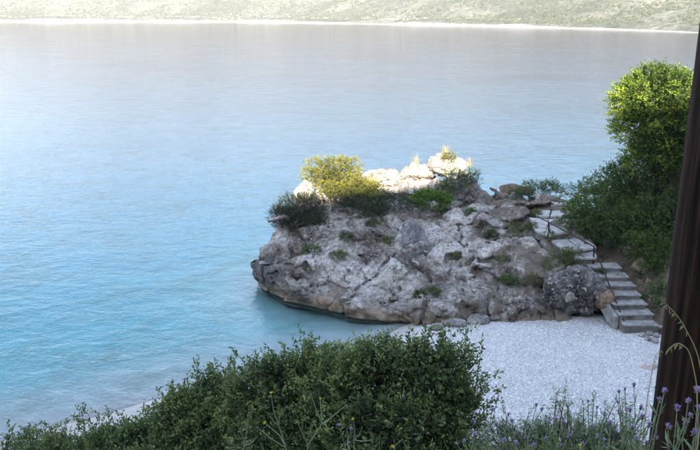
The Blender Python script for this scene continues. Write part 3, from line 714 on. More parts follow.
F = OF[None] + (np.arange(n_) * 9)[:, None, None]
o = link('pebbles', mesh_data('pebbles', V.reshape(-1, 3), F.reshape(-1, 3), np.repeat(r.random(n_), 9)), M['pebble'])
setting(o, 'loose white and grey pebbles covering the beach', 'stuff', 'pebbles')

# ------------------------------------------------------------------ stairs, landing, rail
def slab_mesh(outline, t, bev=0.025):
    """outline (k,2) counter-clockwise; top at z=0, thickness t"""
    o_ = np.array(outline); c = o_.mean(0); k_ = len(o_)
    inn = o_ + (c - o_) / np.linalg.norm(c - o_, axis=1, keepdims=True) * bev
    V = np.concatenate([np.c_[inn, np.zeros(k_)], np.c_[o_, np.full(k_, -bev)], np.c_[o_, np.full(k_, -t)], [[c[0], c[1], 0.0]]])
    i = np.arange(k_); j = (i + 1) % k_
    top = np.stack([i, j, np.full(k_, 3 * k_)], -1)
    s1 = np.stack([i + k_, j + k_, j, i], -1); s2 = np.stack([i + 2 * k_, j + 2 * k_, j + k_, i + k_], -1)
    return mesh_data('slab', V, [top, s1, s2], shade=False)
def rough_rect(w, d, seed, jit=0.02, per=5):
    r = np.random.default_rng(seed); p = []
    cs = [(-w/2, -d/2), (w/2, -d/2), (w/2, d/2), (-w/2, d/2)]
    for a, b_ in zip(cs, cs[1:] + cs[:1]):
        for t in np.arange(per) / per:
            p.append((a[0] + (b_[0] - a[0]) * t + r.normal(0, jit), a[1] + (b_[1] - a[1]) * t + r.normal(0, jit)))
    return p
treads = [  # px, py of the tread's middle, distance
    (639, 322, 25.85), (634, 311.5, 26.3), (628, 301.5, 26.75), (622, 292, 27.2), (616, 283, 27.65), (611, 274.5, 28.1), (603, 265, 28.6)]
st = thing('staircase', 'stone staircase climbing from the beach to the headland path', 'staircase', tuple(aty(639, 322, 25.6)))
sl = np.array(st.location)
T = [aty(*t) for t in treads]
for i, c in enumerate(T):
    w = 1.28 + 0.04 * math.sin(i * 2.1); bz = (T[i - 1][2] if i else c[2] - 0.25) - 0.25
    ht = c[2] - 0.06 - bz
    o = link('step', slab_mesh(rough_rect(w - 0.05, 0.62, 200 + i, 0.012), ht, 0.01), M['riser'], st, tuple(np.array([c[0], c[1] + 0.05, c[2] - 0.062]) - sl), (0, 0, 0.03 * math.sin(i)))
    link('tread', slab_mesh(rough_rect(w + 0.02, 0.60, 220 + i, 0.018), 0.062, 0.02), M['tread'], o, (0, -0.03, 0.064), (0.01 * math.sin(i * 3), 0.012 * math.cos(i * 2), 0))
# low side wall on the beach side
V, F = [], []
prof = []
A = T[1] + np.array([-0.72, -0.25, 0.0]); B = T[-1] + np.array([-0.74, 0.3, 0.06])
nseg = 9
for i in range(nseg + 1):
    c = A + (B - A) * i / nseg + np.array([rng.normal(0, .012), 0, rng.normal(0, .015)])
    for dx, dz in ((-.05, -0.7), (-.05, -.12), (.07, -.12), (.07, -0.7)): V.append(c + np.array([dx, 0, dz]))
for i in range(nseg):
    for j in range(4): F.append((i*4 + j, i*4 + (j+1) % 4, i*4 + 4 + (j+1) % 4, i*4 + 4 + j))
F += [(3, 2, 1, 0), (nseg*4, nseg*4+1, nseg*4+2, nseg*4+3)]
link('side_wall', mesh_data('side_wall', np.array(V) - sl, np.array(F), shade=False), M['tread'], st)

pt = bpy.data.objects.new('path', None); C.objects.link(pt); setting(pt, 'flagged path of broad pale slabs winding above the stairs')
pt.location = tuple(aty(560, 225, 31.5)); pl = np.array(pt.location)
levels = [0, 1, 1, 2, 2, 2, 2, 3, 3, 4, 4]; lz = {}
for f4, lv in zip(flags, levels): lz.setdefault(lv, []).extend(aty(*q)[2] for q in f4)
r = np.random.default_rng(77)
for i, (f4, lv) in enumerate(zip(flags, levels)):
    z = float(np.mean(lz[lv])) + r.uniform(-.012, .012); cs = np.array([atz(q[0], q[1], z)[:2] for q in f4]); c = cs.mean(0)
    out = []
    for a, b_ in zip(cs, np.roll(cs, -1, 0)):
        for t in (0, .25, .5, .75): out.append((a + (b_ - a) * t - c) * 0.985 + r.normal(0, .02, 2))
    link('slab', slab_mesh(out, 0.10, 0.02), M['slab'], pt, tuple(np.array([c[0], c[1], z]) - pl))
    if i in (0, 1, 2, 3, 4, 7, 8, 9, 10):
        link('riser', slab_mesh([(a[0] * .9, a[1] * .9) for a in out], 0.3, 0.01), M['riser'], pt, tuple(np.array([c[0], c[1], z - 0.105]) - pl))

hr_top = [aty(537, 216, 31.9), aty(548.5, 222, 31.1), aty(594, 246.5, 28.75), aty(626, 326, 25.75)]
hr = thing('handrail', 'thin dark iron handrail leaning down along the stairs', 'handrail', tuple(aty(549, 240, 31.1)))
hl = np.array(hr.location)
for a, b_ in zip(hr_top[:-1], hr_top[1:]):
    mid = (a + b_) / 2 + np.array([0, 0, -0.015])
    V, F = tubes([(np.array([a, mid, b_]) - hl, [.026] * 3)], 8); link('rail', mesh_data('rail', V, F), M['iron'], hr)
for a, b_ in [(aty(549, 241.5, 31.1), hr_top[1]), (aty(593, 274, 28.7), hr_top[2])]:
    V, F = tubes([(np.array([a + [0, 0, -.15], (a + b_) / 2, b_]) - hl, [.032, .032, .03])], 8); link('post', mesh_data('post', V, F), M['iron'], hr)
V, F = tubes([(np.array([aty(541, 239, 31.3) + [0, 0, -.1], hr_top[1] + [0, 0, -.08]]) - hl, [.014, .014])], 6); link('brace', mesh_data('brace', V, F), M['iron'], hr)

# ------------------------------------------------------------------ plants
def unit(v): return v / (np.linalg.norm(v, axis=-1, keepdims=True) + 1e-9)
def leaves(P, D, L, W, var, r, fold=0.25):
    n_ = len(P); D = unit(D); s = unit(np.cross(D, r.normal(0, 1, (n_, 3)))); nn_ = np.cross(s, D)
    L = np.broadcast_to(np.asarray(L, float), (n_,))[:, None]; W = np.broadcast_to(np.asarray(W, float), (n_,))[:, None]
    md = P + D * L * 0.48
    V = np.stack([P, md + s * W * .5 + nn_ * W * fold, P + D * L, md - s * W * .5 + nn_ * W * fold], 1)
    F = np.arange(n_ * 4).reshape(-1, 4)
    return V.reshape(-1, 3), F, np.repeat(var, 4)
def join(parts):
    Vs, Fs, vs_, off = [], [], [], 0
    for V, F, v in parts:
        Vs.append(V); Fs.append(F + off); vs_.append(v); off += len(V)
    return np.concatenate(Vs), np.concatenate(Fs), np.concatenate(vs_)

def twig_leaves(S, D, tl, per, ll, lw, r, light, spread=0.9):
    """leaves set along short twigs starting at S in direction D"""
    n_ = len(S); t = (np.arange(per) + 0.6) / per
    Pn_ = S[:, None] + D[:, None] * (tl[:, None] * t)[..., None]
    Pn_ = Pn_ + r.normal(0, 1, Pn_.shape) * (tl * 0.06)[:, None, None]
    Dl = unit(D[:, None] * 0.75 + r.normal(0, 1, Pn_.shape) * spread * 0.75 + np.array([0, 0, .12]))
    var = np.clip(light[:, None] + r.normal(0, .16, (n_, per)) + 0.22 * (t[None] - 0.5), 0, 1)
    l_ = ll * r.uniform(.45, 1.35, (n_, per)); w_ = lw * r.uniform(.75, 1.2, (n_, per))
    return leaves(Pn_.reshape(-1, 3), Dl.reshape(-1, 3), l_.ravel(), w_.ravel(), var.ravel(), r)

def bush(name, label, cat, base, lobes, m, seed, ntw, ll, lw, per=9, tw=0.2, shoots=(), group=None, nbranch=14, crown='foliage', trunk=None, twigs=0, rb=0.02, up=0.35, gap=0.25, bark='twig', lightb=0.42, lumpk=0.42):
    """base: foot of the plant; lobes: (centre, radii) ellipsoids in world space"""
    r = np.random.default_rng(seed); base = np.asarray(base, float)
    o = thing(name, label, cat, tuple(base), group)
    vol = np.array([np.prod(rd) ** (2 / 3) for _, rd in lobes]); cnt = np.maximum(1, (ntw * vol / vol.sum()).astype(int))
    parts, tl_lines, tips = [], [], []
    for (c, rd), k_ in zip(lobes, cnt):
        c = np.asarray(c, float); rd = np.asarray(rd, float)
        u = unit(r.normal(0, 1, (int(k_ * 1.6), 3))); u[:, 2] = np.where((u[:, 2] < -0.55) & (r.random(len(u)) < .6), -u[:, 2], u[:, 2])
        lump = fbm(u * 2.1 + seed * 1.7, 3, seed)
        ok = fbm(u * 3.6 + seed * 0.9, 2, seed + 4) > -gap - 0.2 * r.random(len(u))
        u, lump = u[ok][:k_], lump[ok][:k_]
        rad = (1 + lumpk * lump) * np.where(r.random(len(u)) < 0.68, r.uniform(.80, 1.03, len(u)), r.uniform(.3, .82, len(u)))
        S = c + u * rd * rad[:, None]
        D = unit(unit(u * rd) * 0.8 + np.array([0, 0, up]) + r.normal(0, .38, u.shape))
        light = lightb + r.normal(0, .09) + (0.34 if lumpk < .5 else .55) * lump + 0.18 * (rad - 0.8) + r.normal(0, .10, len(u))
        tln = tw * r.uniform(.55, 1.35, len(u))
        parts.append(twig_leaves(S, D, tln, per, ll, lw, r, light))
        sel = r.permutation(len(S))
        for q in sel[:twigs]: tl_lines.append((np.array([S[q] - D[q] * tln[q] * .5, S[q] + D[q] * tln[q] * .8]) - base, [rb * .22, rb * .10]))
        for q in sel[:max(2, int(nbranch * k_ / cnt.sum()))]: tips.append(S[q])
    for (sp, dr, ln) in shoots:                             # single shoots standing clear of the crown
        sp = np.asarray(sp, float); dr = unit(np.asarray(dr, float)); k_ = max(4, int(ln / (tw * .24)))
        q = sp + dr * np.linspace(0, ln, k_)[:, None] + r.normal(0, tw * .05, (k_, 3))
        Dd = unit(dr + r.normal(0, .65, (k_, 3)))
        parts.append(twig_leaves(q, Dd, np.full(k_, tw * .75), per, ll, lw, r, np.full(k_, lightb + .2)))
        tl_lines.append((np.array([sp - dr * 0.15, sp + dr * ln * .5, sp + dr * ln]) - base, [rb * .35, rb * .25, rb * .1]))
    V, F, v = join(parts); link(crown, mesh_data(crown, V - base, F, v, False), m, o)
    for tp in tips:
        e = tp - base; mid = e * 0.5 + np.array([0, 0, .12 * np.linalg.norm(e)]) + r.normal(0, .06, 3) * np.linalg.norm(e)
        tl_lines.append((np.array([[0, 0, -.1], mid * .5 + r.normal(0, .02, 3), mid, e * .8 + mid * .2 * .5, e]), [rb, rb * .8, rb * .6, rb * .4, rb * .2]))
    V, F = tubes(tl_lines, 5); link('branches', mesh_data('branches', V, F), M[bark], o)
    if trunk is not None:
        V, F = tubes([(np.asarray(trunk[0]) - base, trunk[1])], 10); link('trunk', mesh_data('trunk', V, F), M[bark], o)
    return o
def px_r(rpx, y): return rpx / FPX * y / 0.95              # picture radius to metres at distance y

# tree with the sunlit head, standing in the bank
def lobe(px, py, y, rx, rz, ry=None): return (aty(px, py, y), (px_r(rx, y), px_r(ry or rx, y), px_r(rz, y)))
tb = aty(668, 275, 30.2); tb[2] = drop(tb[0], tb[1]) - 0.1
bush('evergreen_tree', 'bushy evergreen tree with a sunlit yellow green head beside the pole', 'tree', tb,
     [lobe(655, 92, 30.2, 27, 24), lobe(634, 104, 30.0, 20, 18), lobe(679, 96, 30.4, 18, 22), lobe(640, 126, 29.9, 22, 17), lobe(672, 126, 30.2, 24, 20), lobe(655, 142, 30.2, 20, 14), lobe(678, 152, 30.0, 22, 20), lobe(648, 158, 29.9, 20, 14), lobe(685, 130, 30.0, 16, 24)],
     M['tree'], 101, 6200, .10, .05, 10, .30, nbranch=40, crown='crown', rb=.05, twigs=60, gap=.14, lumpk=.58,
     trunk=([tb, tb + [-.15, .05, 1.4], aty(662, 175, 30.2), aty(657, 140, 30.2), aty(655, 105, 30.2)], [.20, .16, .13, .10, .05]))
# shrub thicket round the stairs
thick = [
    ('dense dark green shrub overhanging the slabs at the turn of the path', [lobe(600, 212, 31.5, 30, 24), lobe(578, 218, 31.2, 18, 16), lobe(622, 200, 31.6, 24, 22), (aty(600, 232, 30.9), (.9, .7, .6))], 111, 2600, 'shrub'),
    ('tall grey green shrub under the evergreen tree head', [lobe(645, 178, 31.2, 34, 22), lobe(618, 182, 31.6, 22, 16), lobe(672, 182, 30.8, 26, 26)], 112, 2300, 'shrub'),
    ('broad dark shrub above the upper steps', [lobe(632, 226, 30.0, 26, 20), lobe(655, 222, 29.6, 26, 24), lobe(680, 222, 29.2, 26, 30)], 113, 2600, 'shrub'),
    ('hanging dark shrub over the bank beside the lower steps', [lobe(668, 268, 28.4, 22, 26), lobe(655, 252, 28.8, 22, 18), lobe(640, 246, 29.2, 14, 12), lobe(652, 276, 28.1, 12, 14), lobe(690, 275, 28.0, 20, 30)], 114, 2800, 'shrub'),
    ('low shrub trailing leaves at the stair foot near the pole', [lobe(672, 306, 27.0, 16, 20), lobe(660, 316, 26.6, 10, 13), lobe(658, 298, 27.2, 10, 12), lobe(688, 312, 26.6, 16, 26)], 115, 1900, 'lentisk')]
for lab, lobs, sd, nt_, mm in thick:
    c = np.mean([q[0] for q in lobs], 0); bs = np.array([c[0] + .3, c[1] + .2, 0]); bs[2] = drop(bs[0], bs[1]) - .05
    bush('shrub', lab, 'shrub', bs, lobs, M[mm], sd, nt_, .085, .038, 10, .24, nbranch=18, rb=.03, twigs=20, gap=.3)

# headland plants
def rock_at(px, py, y):
    q = on_rock(px, py); return q if q is not None else aty(px, py, y)
hp = [
    ('spurge_bush', 'upper sunlit yellow green cushion bush on the headland crest', 'bush', [lobe(328, 170, 37.0, 20, 10), lobe(347, 166, 37.2, 12, 7), lobe(314, 177, 36.8, 11, 8), lobe(336, 178, 36.8, 22, 8)], 'yellow', 121, 1500, .07, .04),
    ('spurge_bush', 'lower sunlit yellow cushion bush in front of the crest', 'bush', [lobe(350, 190, 35.8, 26, 8), lobe(330, 191, 35.7, 14, 8), lobe(372, 192, 35.8, 14, 7), lobe(358, 184, 36.2, 16, 7)], 'yellow', 122, 1500, .07, .04),
    ('dark_bush', 'round dark bush hanging on the seaward corner of the headland', 'bush', [lobe(300, 213, 34.7, 24, 20), lobe(290, 222, 34.4, 14, 16), lobe(280, 217, 34.3, 10, 11), lobe(314, 222, 34.3, 12, 14)], 'dark', 123, 3200, .06, .025),
    ('dark_bush', 'low dark bush strip beneath the lower yellow bush', 'bush', [lobe(362, 205, 35.1, 26, 10), lobe(392, 203, 35.1, 20, 10), (aty(375, 212, 34.8), (.8, .4, .3))], 'dark', 124, 2400, .06, .025),
    ('green_bush', 'bright fresh green leafy plant amid the headland rocks', 'bush', [lobe(428, 201, 35.0, 18, 9), lobe(442, 202, 35.0, 10, 7)], 'bright', 125, 420, .13, .05),
    ('green_bush', 'dark green bush tucked under the craggy grey boulder', 'bush', [lobe(456, 182, 36.0, 14, 12), lobe(444, 192, 35.7, 9, 10), lobe(472, 178, 36.2, 9, 8)], 'shrub', 126, 650, .07, .03),
    ('green_bush', 'spreading grey green bush on the headland rim near the sea', 'bush', [lobe(540, 191, 37.6, 22, 8), lobe(520, 196, 37.2, 13, 6), lobe(552, 188, 37.8, 10, 7)], 'lentisk', 127, 800, .07, .03),
    ('green_bush', 'dark bush between the rim bush and the path slabs', 'bush', [lobe(578, 192, 37.6, 14, 7), lobe(590, 188, 37.6, 12, 9)], 'lentisk', 128, 450, .07, .03),
    ('green_bush', 'small olive bush on the rock below the flagged path', 'bush', [lobe(526, 234, 32.0, 13, 8), lobe(516, 230, 32.3, 8, 6)], 'olive', 129, 420, .06, .022),
    ('green_bush', 'tangled brown green bush above the speckled boulder', 'bush', [lobe(562, 262, 29.0, 16, 10), lobe(574, 257, 28.9, 10, 8), lobe(550, 268, 28.9, 9, 7)], 'olive', 130, 650, .06, .022)]
for nm, lab, cat, lobs, mm, sd, nt_, ll, lw in hp:
    c = np.mean([q[0] for q in lobs], 0); bs = c.copy(); bs[2] = min(drop(c[0], c[1]), c[2]) - .05
    bush(nm, lab, cat, bs, lobs, M[mm], sd, nt_, ll, lw, 9, .17, nbranch=12, rb=.018, gap=.05 if mm == 'yellow' else .3, lumpk=.85 if mm == 'yellow' else .45, lightb=.5 if mm == 'yellow' else .42)
tufts = [(311, 253, .45, 'green plant cushion on the pale front face, nearest the sea tip'), (338, 258, .36, 'small green tuft right of the cushion on the front face'),
         (420, 296, .22, 'tiny dark tuft on the lower headland lip'), (433, 294, .28, 'dark green tuft on the lip above the shingle'), (345, 238, .28, 'sparse tuft high on the front face'),
         (388, 243, .30, 'yellow green tuft left of the dark grey wedge rock'), (491, 236, .28, 'olive tuft on the rubble slope below the path'), (505, 262, .32, 'green tuft in a crevice of the shaded slope'),
         (470, 214, .26, 'dry tuft below the craggy grey boulder'), (535, 283, .40, 'leafy tuft in the gully beside the speckled boulder'), (510, 283, .34, 'dark leafy tuft in the gully above the beach'), (455, 258, .25, 'small tuft in the middle of the headland face'),
         (580, 276, .32, 'wispy tuft growing over the top of the speckled boulder'), (372, 226, .30, 'green tuft under the low dark bush strip')]
for i, (px, py, sz, lab) in enumerate(tufts):
    q = rock_at(px, py, 30.0)
    bush('plant_tuft', lab, 'plant', q, [(q + [0, -.02, sz * .25], (sz, sz * .8, sz * .55))], M['olive' if i % 2 else 'shrub'], 140 + i, int(90 + 200 * sz), .07, .022, 8, .13, nbranch=6, rb=.010, gap=.4)
weeds = [(548, 243, 30.6, .24, 'weed at the front corner of the widest path slab'), (568, 252, 29.3, .22, 'weed under the slab just above the steps'), (531, 226, 31.6, .22, 'weed on the seaward edge of the path by the rail end'),
         (622, 279, 28.0, .20, 'weed in the bank beside the third step from the top'), (636, 296, 27.2, .20, 'weed in the bank beside the middle step'), (601, 272, 28.3, .18, 'weed between the second post and the top step'), (536, 213, 33.6, .2, 'weed beside the upper path slabs')]
for i, (px, py, yy, sz, lab) in enumerate(weeds):
    q = aty(px, py, yy); q[2] = max(q[2] - .1, drop(q[0], q[1]) - .02)
    bush('weed', lab, 'plant', q, [(q + [0, 0, sz * .35], (sz, sz * .8, sz * .6))], M['shrub' if i % 2 else 'olive'], 180 + i, 90, .075, .022, 8, .13, nbranch=5, rb=.008, gap=.4)
# dry grasses on the crest boulders
def grass_plant(name, label, cat, base, n_, hgt, seed, m, spread=.15, heads=None, wid=.006):
    r = np.random.default_rng(seed); base = np.asarray(base, float); o = thing(name, label, cat, tuple(base))
    parts = []
    k_ = 5
    ang = r.uniform(0, 6.28, n_); lean = r.uniform(.05, .6, n_); hh_ = hgt * r.uniform(.5, 1.1, n_)
    st_ = np.stack([np.cos(ang) * spread * r.random(n_), np.sin(ang) * spread * r.random(n_), np.zeros(n_) - .03], -1)
    dr = np.stack([np.cos(ang), np.sin(ang), np.zeros(n_)], -1); sd_ = np.stack([-np.sin(ang), np.cos(ang), np.zeros(n_)], -1)
    t = np.linspace(0, 1, k_)
    ctr = st_[:, None] + dr[:, None] * (lean * hh_)[:, None, None] * (t ** 2)[None, :, None] + np.array([0, 0, 1.]) * (hh_[:, None] * (t - .25 * lean[:, None] * t ** 2))[..., None]
    wd = wid * (1 - .85 * t)[None, :, None] * sd_[:, None]
    V = np.stack([ctr - wd, ctr + wd], 2).reshape(-1, 3)
    i = np.arange(n_)[:, None] * k_ * 2 + np.arange(k_ - 1)[None] * 2
    F = np.stack([i, i + 1, i + 3, i + 2], -1).reshape(-1, 4)
    link('blades', mesh_data('blades', V, F, np.repeat(r.random(n_), k_ * 2), False), m, o)
    return o
for i, (px, py, yy, lab) in enumerate([(446, 152, 38.0, 'dry yellow grass tuft on top of the largest crest boulder'), (470, 165, 37.6, 'dry grass tuft on the right shoulder of the crest'), (416, 163, 38.3, 'thin dry grass tuft on the crest left of the largest boulder')]):
    grass_plant('dry_grass', lab, 'grass tuft', aty(px, py, yy), 40, .5, 160 + i, M['straw'], .3, wid=.012)
q = aty(449, 158, 37.3)
bush('spurge_bush', 'small yellow plant on the face of the largest crest boulder', 'bush', q, [(q, (.34, .25, .24))], M['yellow'], 165, 130, .06, .03, 8, .12, nbranch=5, rb=.01)

# ------------------------------------------------------------------ foreground bushes on the slope
def gz(x, y): return float(ground_h(x, y))
def fg(label, lobs, seed, ntw, shoots=(), nm='lentisk_bush', mm='lentisk', ll=.054, lw=.024, tw=.17, per=10, gap=-.06):
    c = np.mean([q[0] for q in lobs], 0); bs = np.array([c[0], c[1], gz(c[0], c[1]) - .05])
    rr = np.random.default_rng(seed + 50); extra = []
    for lc, rd in lobs:                                     # leafy heads standing out of each mass
        for _ in range(5):
            v = rr.normal(0, 1, 3); v[1] = -abs(v[1]); v[2] = abs(v[2]) * 1.2; v /= np.linalg.norm(v); k_ = rr.uniform(.22, .4)
            extra.append((np.asarray(lc) + v * np.array(rd) * .82, tuple(np.array(rd) * k_ * np.array([.9, .9, 1.15]))))
    shoots = list(shoots)
    for lc, rd in lobs:                                     # young shoots standing clear
        for _ in range(7):
            ux, uy = rr.uniform(-.9, .9), rr.uniform(-.6, .4); uz = math.sqrt(max(.05, 1 - ux * ux - uy * uy))
            st_ = np.asarray(lc) + np.array([ux, uy, uz]) * np.array(rd) * .9
            shoots.append((st_, np.array([rr.normal(0, .3) + ux * .4, rr.normal(0, .2), 1.0]), rr.uniform(.12, .34)))
    lobs = [(np.asarray(q[0]) - np.array([0, 0, .10]), q[1]) for q in lobs] + extra; ntw = int(ntw * 1.15)
    return bush(nm, label, 'bush', bs, lobs, M[mm], seed, ntw, ll, lw, per, tw, shoots=shoots, nbranch=40, rb=.016, twigs=200, gap=gap, up=.5, lumpk=.6, lightb=.45)
def shoot(px, py0, py1, y, lean=0.0):
    a = aty(px, py0, y); b_ = aty(px + lean, py1, y); return (a, b_ - a, float(np.linalg.norm(b_ - a)))
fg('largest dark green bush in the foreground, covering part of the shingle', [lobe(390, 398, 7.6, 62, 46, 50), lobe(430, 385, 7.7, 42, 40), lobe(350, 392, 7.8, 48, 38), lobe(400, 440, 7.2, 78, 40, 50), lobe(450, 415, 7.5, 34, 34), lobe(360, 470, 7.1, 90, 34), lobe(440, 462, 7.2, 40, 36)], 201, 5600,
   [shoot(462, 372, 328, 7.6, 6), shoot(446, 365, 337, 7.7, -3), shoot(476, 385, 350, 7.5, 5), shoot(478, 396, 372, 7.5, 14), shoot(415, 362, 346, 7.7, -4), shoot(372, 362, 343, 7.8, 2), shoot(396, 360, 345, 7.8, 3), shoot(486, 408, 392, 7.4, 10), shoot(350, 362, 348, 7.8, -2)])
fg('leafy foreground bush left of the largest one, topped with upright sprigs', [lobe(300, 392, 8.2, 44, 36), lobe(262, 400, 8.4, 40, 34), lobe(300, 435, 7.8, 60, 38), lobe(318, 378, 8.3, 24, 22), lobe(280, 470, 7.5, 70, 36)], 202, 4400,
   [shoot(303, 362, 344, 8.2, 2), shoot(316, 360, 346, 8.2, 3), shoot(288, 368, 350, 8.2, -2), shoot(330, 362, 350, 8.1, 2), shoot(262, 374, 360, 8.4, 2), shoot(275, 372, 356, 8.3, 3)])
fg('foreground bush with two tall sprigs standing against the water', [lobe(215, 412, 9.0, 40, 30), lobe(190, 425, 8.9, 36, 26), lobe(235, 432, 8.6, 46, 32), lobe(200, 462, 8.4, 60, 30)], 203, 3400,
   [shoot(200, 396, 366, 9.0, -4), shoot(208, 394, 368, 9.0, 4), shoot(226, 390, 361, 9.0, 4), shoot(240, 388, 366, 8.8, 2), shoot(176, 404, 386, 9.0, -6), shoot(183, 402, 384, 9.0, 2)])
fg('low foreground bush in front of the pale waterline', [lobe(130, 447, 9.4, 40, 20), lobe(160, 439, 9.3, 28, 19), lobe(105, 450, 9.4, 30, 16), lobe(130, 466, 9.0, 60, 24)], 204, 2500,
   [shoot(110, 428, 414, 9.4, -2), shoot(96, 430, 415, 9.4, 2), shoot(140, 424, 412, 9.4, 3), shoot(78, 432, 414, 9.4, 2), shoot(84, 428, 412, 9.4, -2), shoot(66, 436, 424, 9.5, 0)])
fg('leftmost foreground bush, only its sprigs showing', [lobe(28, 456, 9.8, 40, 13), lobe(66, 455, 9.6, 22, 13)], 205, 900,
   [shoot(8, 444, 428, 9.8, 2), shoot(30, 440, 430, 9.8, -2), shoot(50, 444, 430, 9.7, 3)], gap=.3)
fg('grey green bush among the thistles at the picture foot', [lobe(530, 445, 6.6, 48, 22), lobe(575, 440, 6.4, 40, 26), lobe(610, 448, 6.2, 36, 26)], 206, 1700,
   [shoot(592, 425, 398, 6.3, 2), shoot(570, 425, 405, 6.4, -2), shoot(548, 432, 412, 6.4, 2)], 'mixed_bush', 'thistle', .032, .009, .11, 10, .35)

# thistles
def thistle(base, tips, seed, label):
    r = np.random.default_rng(seed); base = np.asarray(base, float); o = thing('thistle', label, 'thistle', tuple(base))
    lines, lf = [], []
    fork = base + (np.mean(tips, 0) - base) * .45
    fork += r.normal(0, .02, 3)
    lines.append((np.array([base - [0, 0, .05], base * .5 + fork * .5 + r.normal(0, .012, 3), fork]) - base, [.006, .005, .0042]))
    for tp in tips:
        tp = np.asarray(tp, float); md = fork * .45 + tp * .55 + r.normal(0, .018, 3) + [0, 0, -.02]
        lines.append((np.array([fork, md, tp]) - base, [.004, .0032, .0028]))
        for q, d_ in ((fork * .6 + md * .4, tp - fork), (md, tp - fork), (md * .5 + tp * .5, tp - fork)):
            for _ in range(3): lf.append((q - base, unit(d_ + r.normal(0, .35, 3)), r.uniform(.04, .09)))
        # flower head: green cup and a brush of florets
        ax = unit(tp - md + np.array([0, 0, .05])); hs = r.uniform(.7, 1.0)
        cup, Fc = tubes([(np.array([tp, tp + ax * .007 * hs, tp + ax * .017 * hs, tp + ax * .022 * hs]) - base, np.array([.003, .0085, .0085, .006]) * hs)], 7)
        hd = link('flower_head', mesh_data('flower_head', cup, Fc, np.full(len(cup), .4)), M['thistle'], o)
        k_ = 46; D = unit(ax + r.normal(0, .55, (k_, 3))); S = np.tile(tp + ax * .017 * hs - base, (k_, 1))
        V, F, v = leaves(S, D, r.uniform(.018, .030, k_) * hs, .0065 * hs, np.clip(r.normal(.5, .28, k_), 0, 1), r); link('florets', mesh_data('florets', V, F, v, False), M['purple'], hd)
    for q in np.linspace(.1, .95, 12):
        p_ = (fork - base) * q
        for _ in range(2): lf.append((p_, unit(np.array([r.normal(), r.normal(), .35])), r.uniform(.08, .16)))
    V, F = tubes(lines, 5); link('stem', mesh_data('stem', V, F, np.full(len(V), .85)), M['thistle'], o)
    P_ = np.array([a for a, _, _ in lf]); D_ = np.array([b_ for _, b_, _ in lf]); L_ = np.array([c for _, _, c in lf])
    V, F, v = leaves(P_, D_, L_, L_ * .16, r.random(len(P_)), r, .5); link('leaves', mesh_data('leaves', V, F, v, False), M['thistle'], o)
    return o
th = [  # foot px, distance, flower tips in sight
    (486, 5.2, [(487, 402), (497, 401), (492, 412)], 'thistle nearest the largest bush, with heads against the shingle'),
    (500, 5.0, [(476, 424), (508, 416), (499, 428), (488, 432)], 'thistle beside the largest bush with pale purple heads low down'),
    (470, 4.7, [(465, 443), (474, 437), (484, 441), (458, 446)], 'thistle at the very foot of the largest bush'),
    (525, 5.1, [(536, 407), (512, 423), (541, 411), (528, 440)], 'thistle with a dark purple head standing over the shingle'),
    (555, 4.9, [(556, 421), (549, 424), (563, 423), (546, 441)], 'thistle with a cluster of violet heads below the beach middle'),
    (590, 5.1, [(588, 403), (597, 409), (604, 416)], 'thistle rising over the grey green bush'),
    (606, 4.6, [(610, 425), (604, 442), (615, 433), (598, 440)], 'thistle with low heads right of the grey green bush'),
    (628, 4.9, [(619, 393), (625, 391), (634, 387), (618, 404)], 'tallest thin thistle left of the pole with small dark heads'),
    (634, 4.4, [(622, 414), (630, 412), (640, 410), (632, 430)], 'thistle with a row of bright heads near the pole'),
    (655, 3.3, [(664, 394), (659, 402), (648, 428), (655, 440)], 'thistle with a bright head in front of the pole edge'),
    (672, 3.1, [(677, 412), (684, 425), (668, 430), (690, 418)], 'thistle with heads against the middle of the dark pole'),
    (694, 3.0, [(697, 394), (688, 404), (699, 412), (694, 436)], 'rightmost thistle, heads against the dark pole'),
    (352, 5.6, [(339, 427), (351, 430), (349, 445)], 'small pale thistle in front of the largest bush'),
    (575, 4.4, [(570, 438), (582, 446), (562, 447)], 'short thistle at the bottom edge below the grey green bush'),
    (520, 4.4, [(516, 445), (505, 443), (533, 447)], 'short thistle at the bottom edge right of the largest bush'),
    (642, 3.6, [(646, 446), (636, 442), (642, 420)], 'short thistle at the foot of the pole, left side')]
for i, (fx, yy, tips, lab) in enumerate(th):
    b_ = aty(fx, 450, yy); b_[2] = gz(b_[0], b_[1])
    thistle(b_, [aty(a, c, yy + rng.uniform(-.12, .12)) for a, c in tips], 300 + i, lab)

# bare branching stems with small yellow flowers
def hawkbit(base, joints, tips, seed, label):
    r = np.random.default_rng(seed); base = np.asarray(base, float); o = thing('yellow_flower_plant', label, 'wildflower', tuple(base))
    lines = []
    j0 = np.asarray(joints, float)
    lines.append((np.vstack([[0, 0, -.05], j0 - base]), np.linspace(.0075, .0042, len(j0) + 1)))
    for k_, (ji, tp, fl) in enumerate(tips):
        a = j0[ji]; tp = np.asarray(tp, float); md = (a + tp) / 2 + np.array([r.normal(0, .015), r.normal(0, .02), -.012])
        lines.append((np.array([a, md, tp]) - base, [.0045, .0038, .0028])); ax = unit(tp - md)
        if fl:
            D = unit(np.cross(ax, r.normal(0, 1, (26, 3))) + ax * .45); V, F, v = leaves(np.tile(tp - base, (26, 1)), D, r.uniform(.012, .019, 26), .007, r.random(26), r); link('flower', mesh_data('flower', V, F, v, False), M['yflower'], o)
        else:
            V, F = tubes([(np.array([tp, tp + ax * .008, tp + ax * .018]) - base, [.003, .007, .002])], 6); link('bud', mesh_data('bud', V, F, np.full(len(V), .6)), M['thistle'], o)
    V, F = tubes(lines, 6); link('stem', mesh_data('stem', V, F, np.full(len(V), .9)), M['thistle'], o)
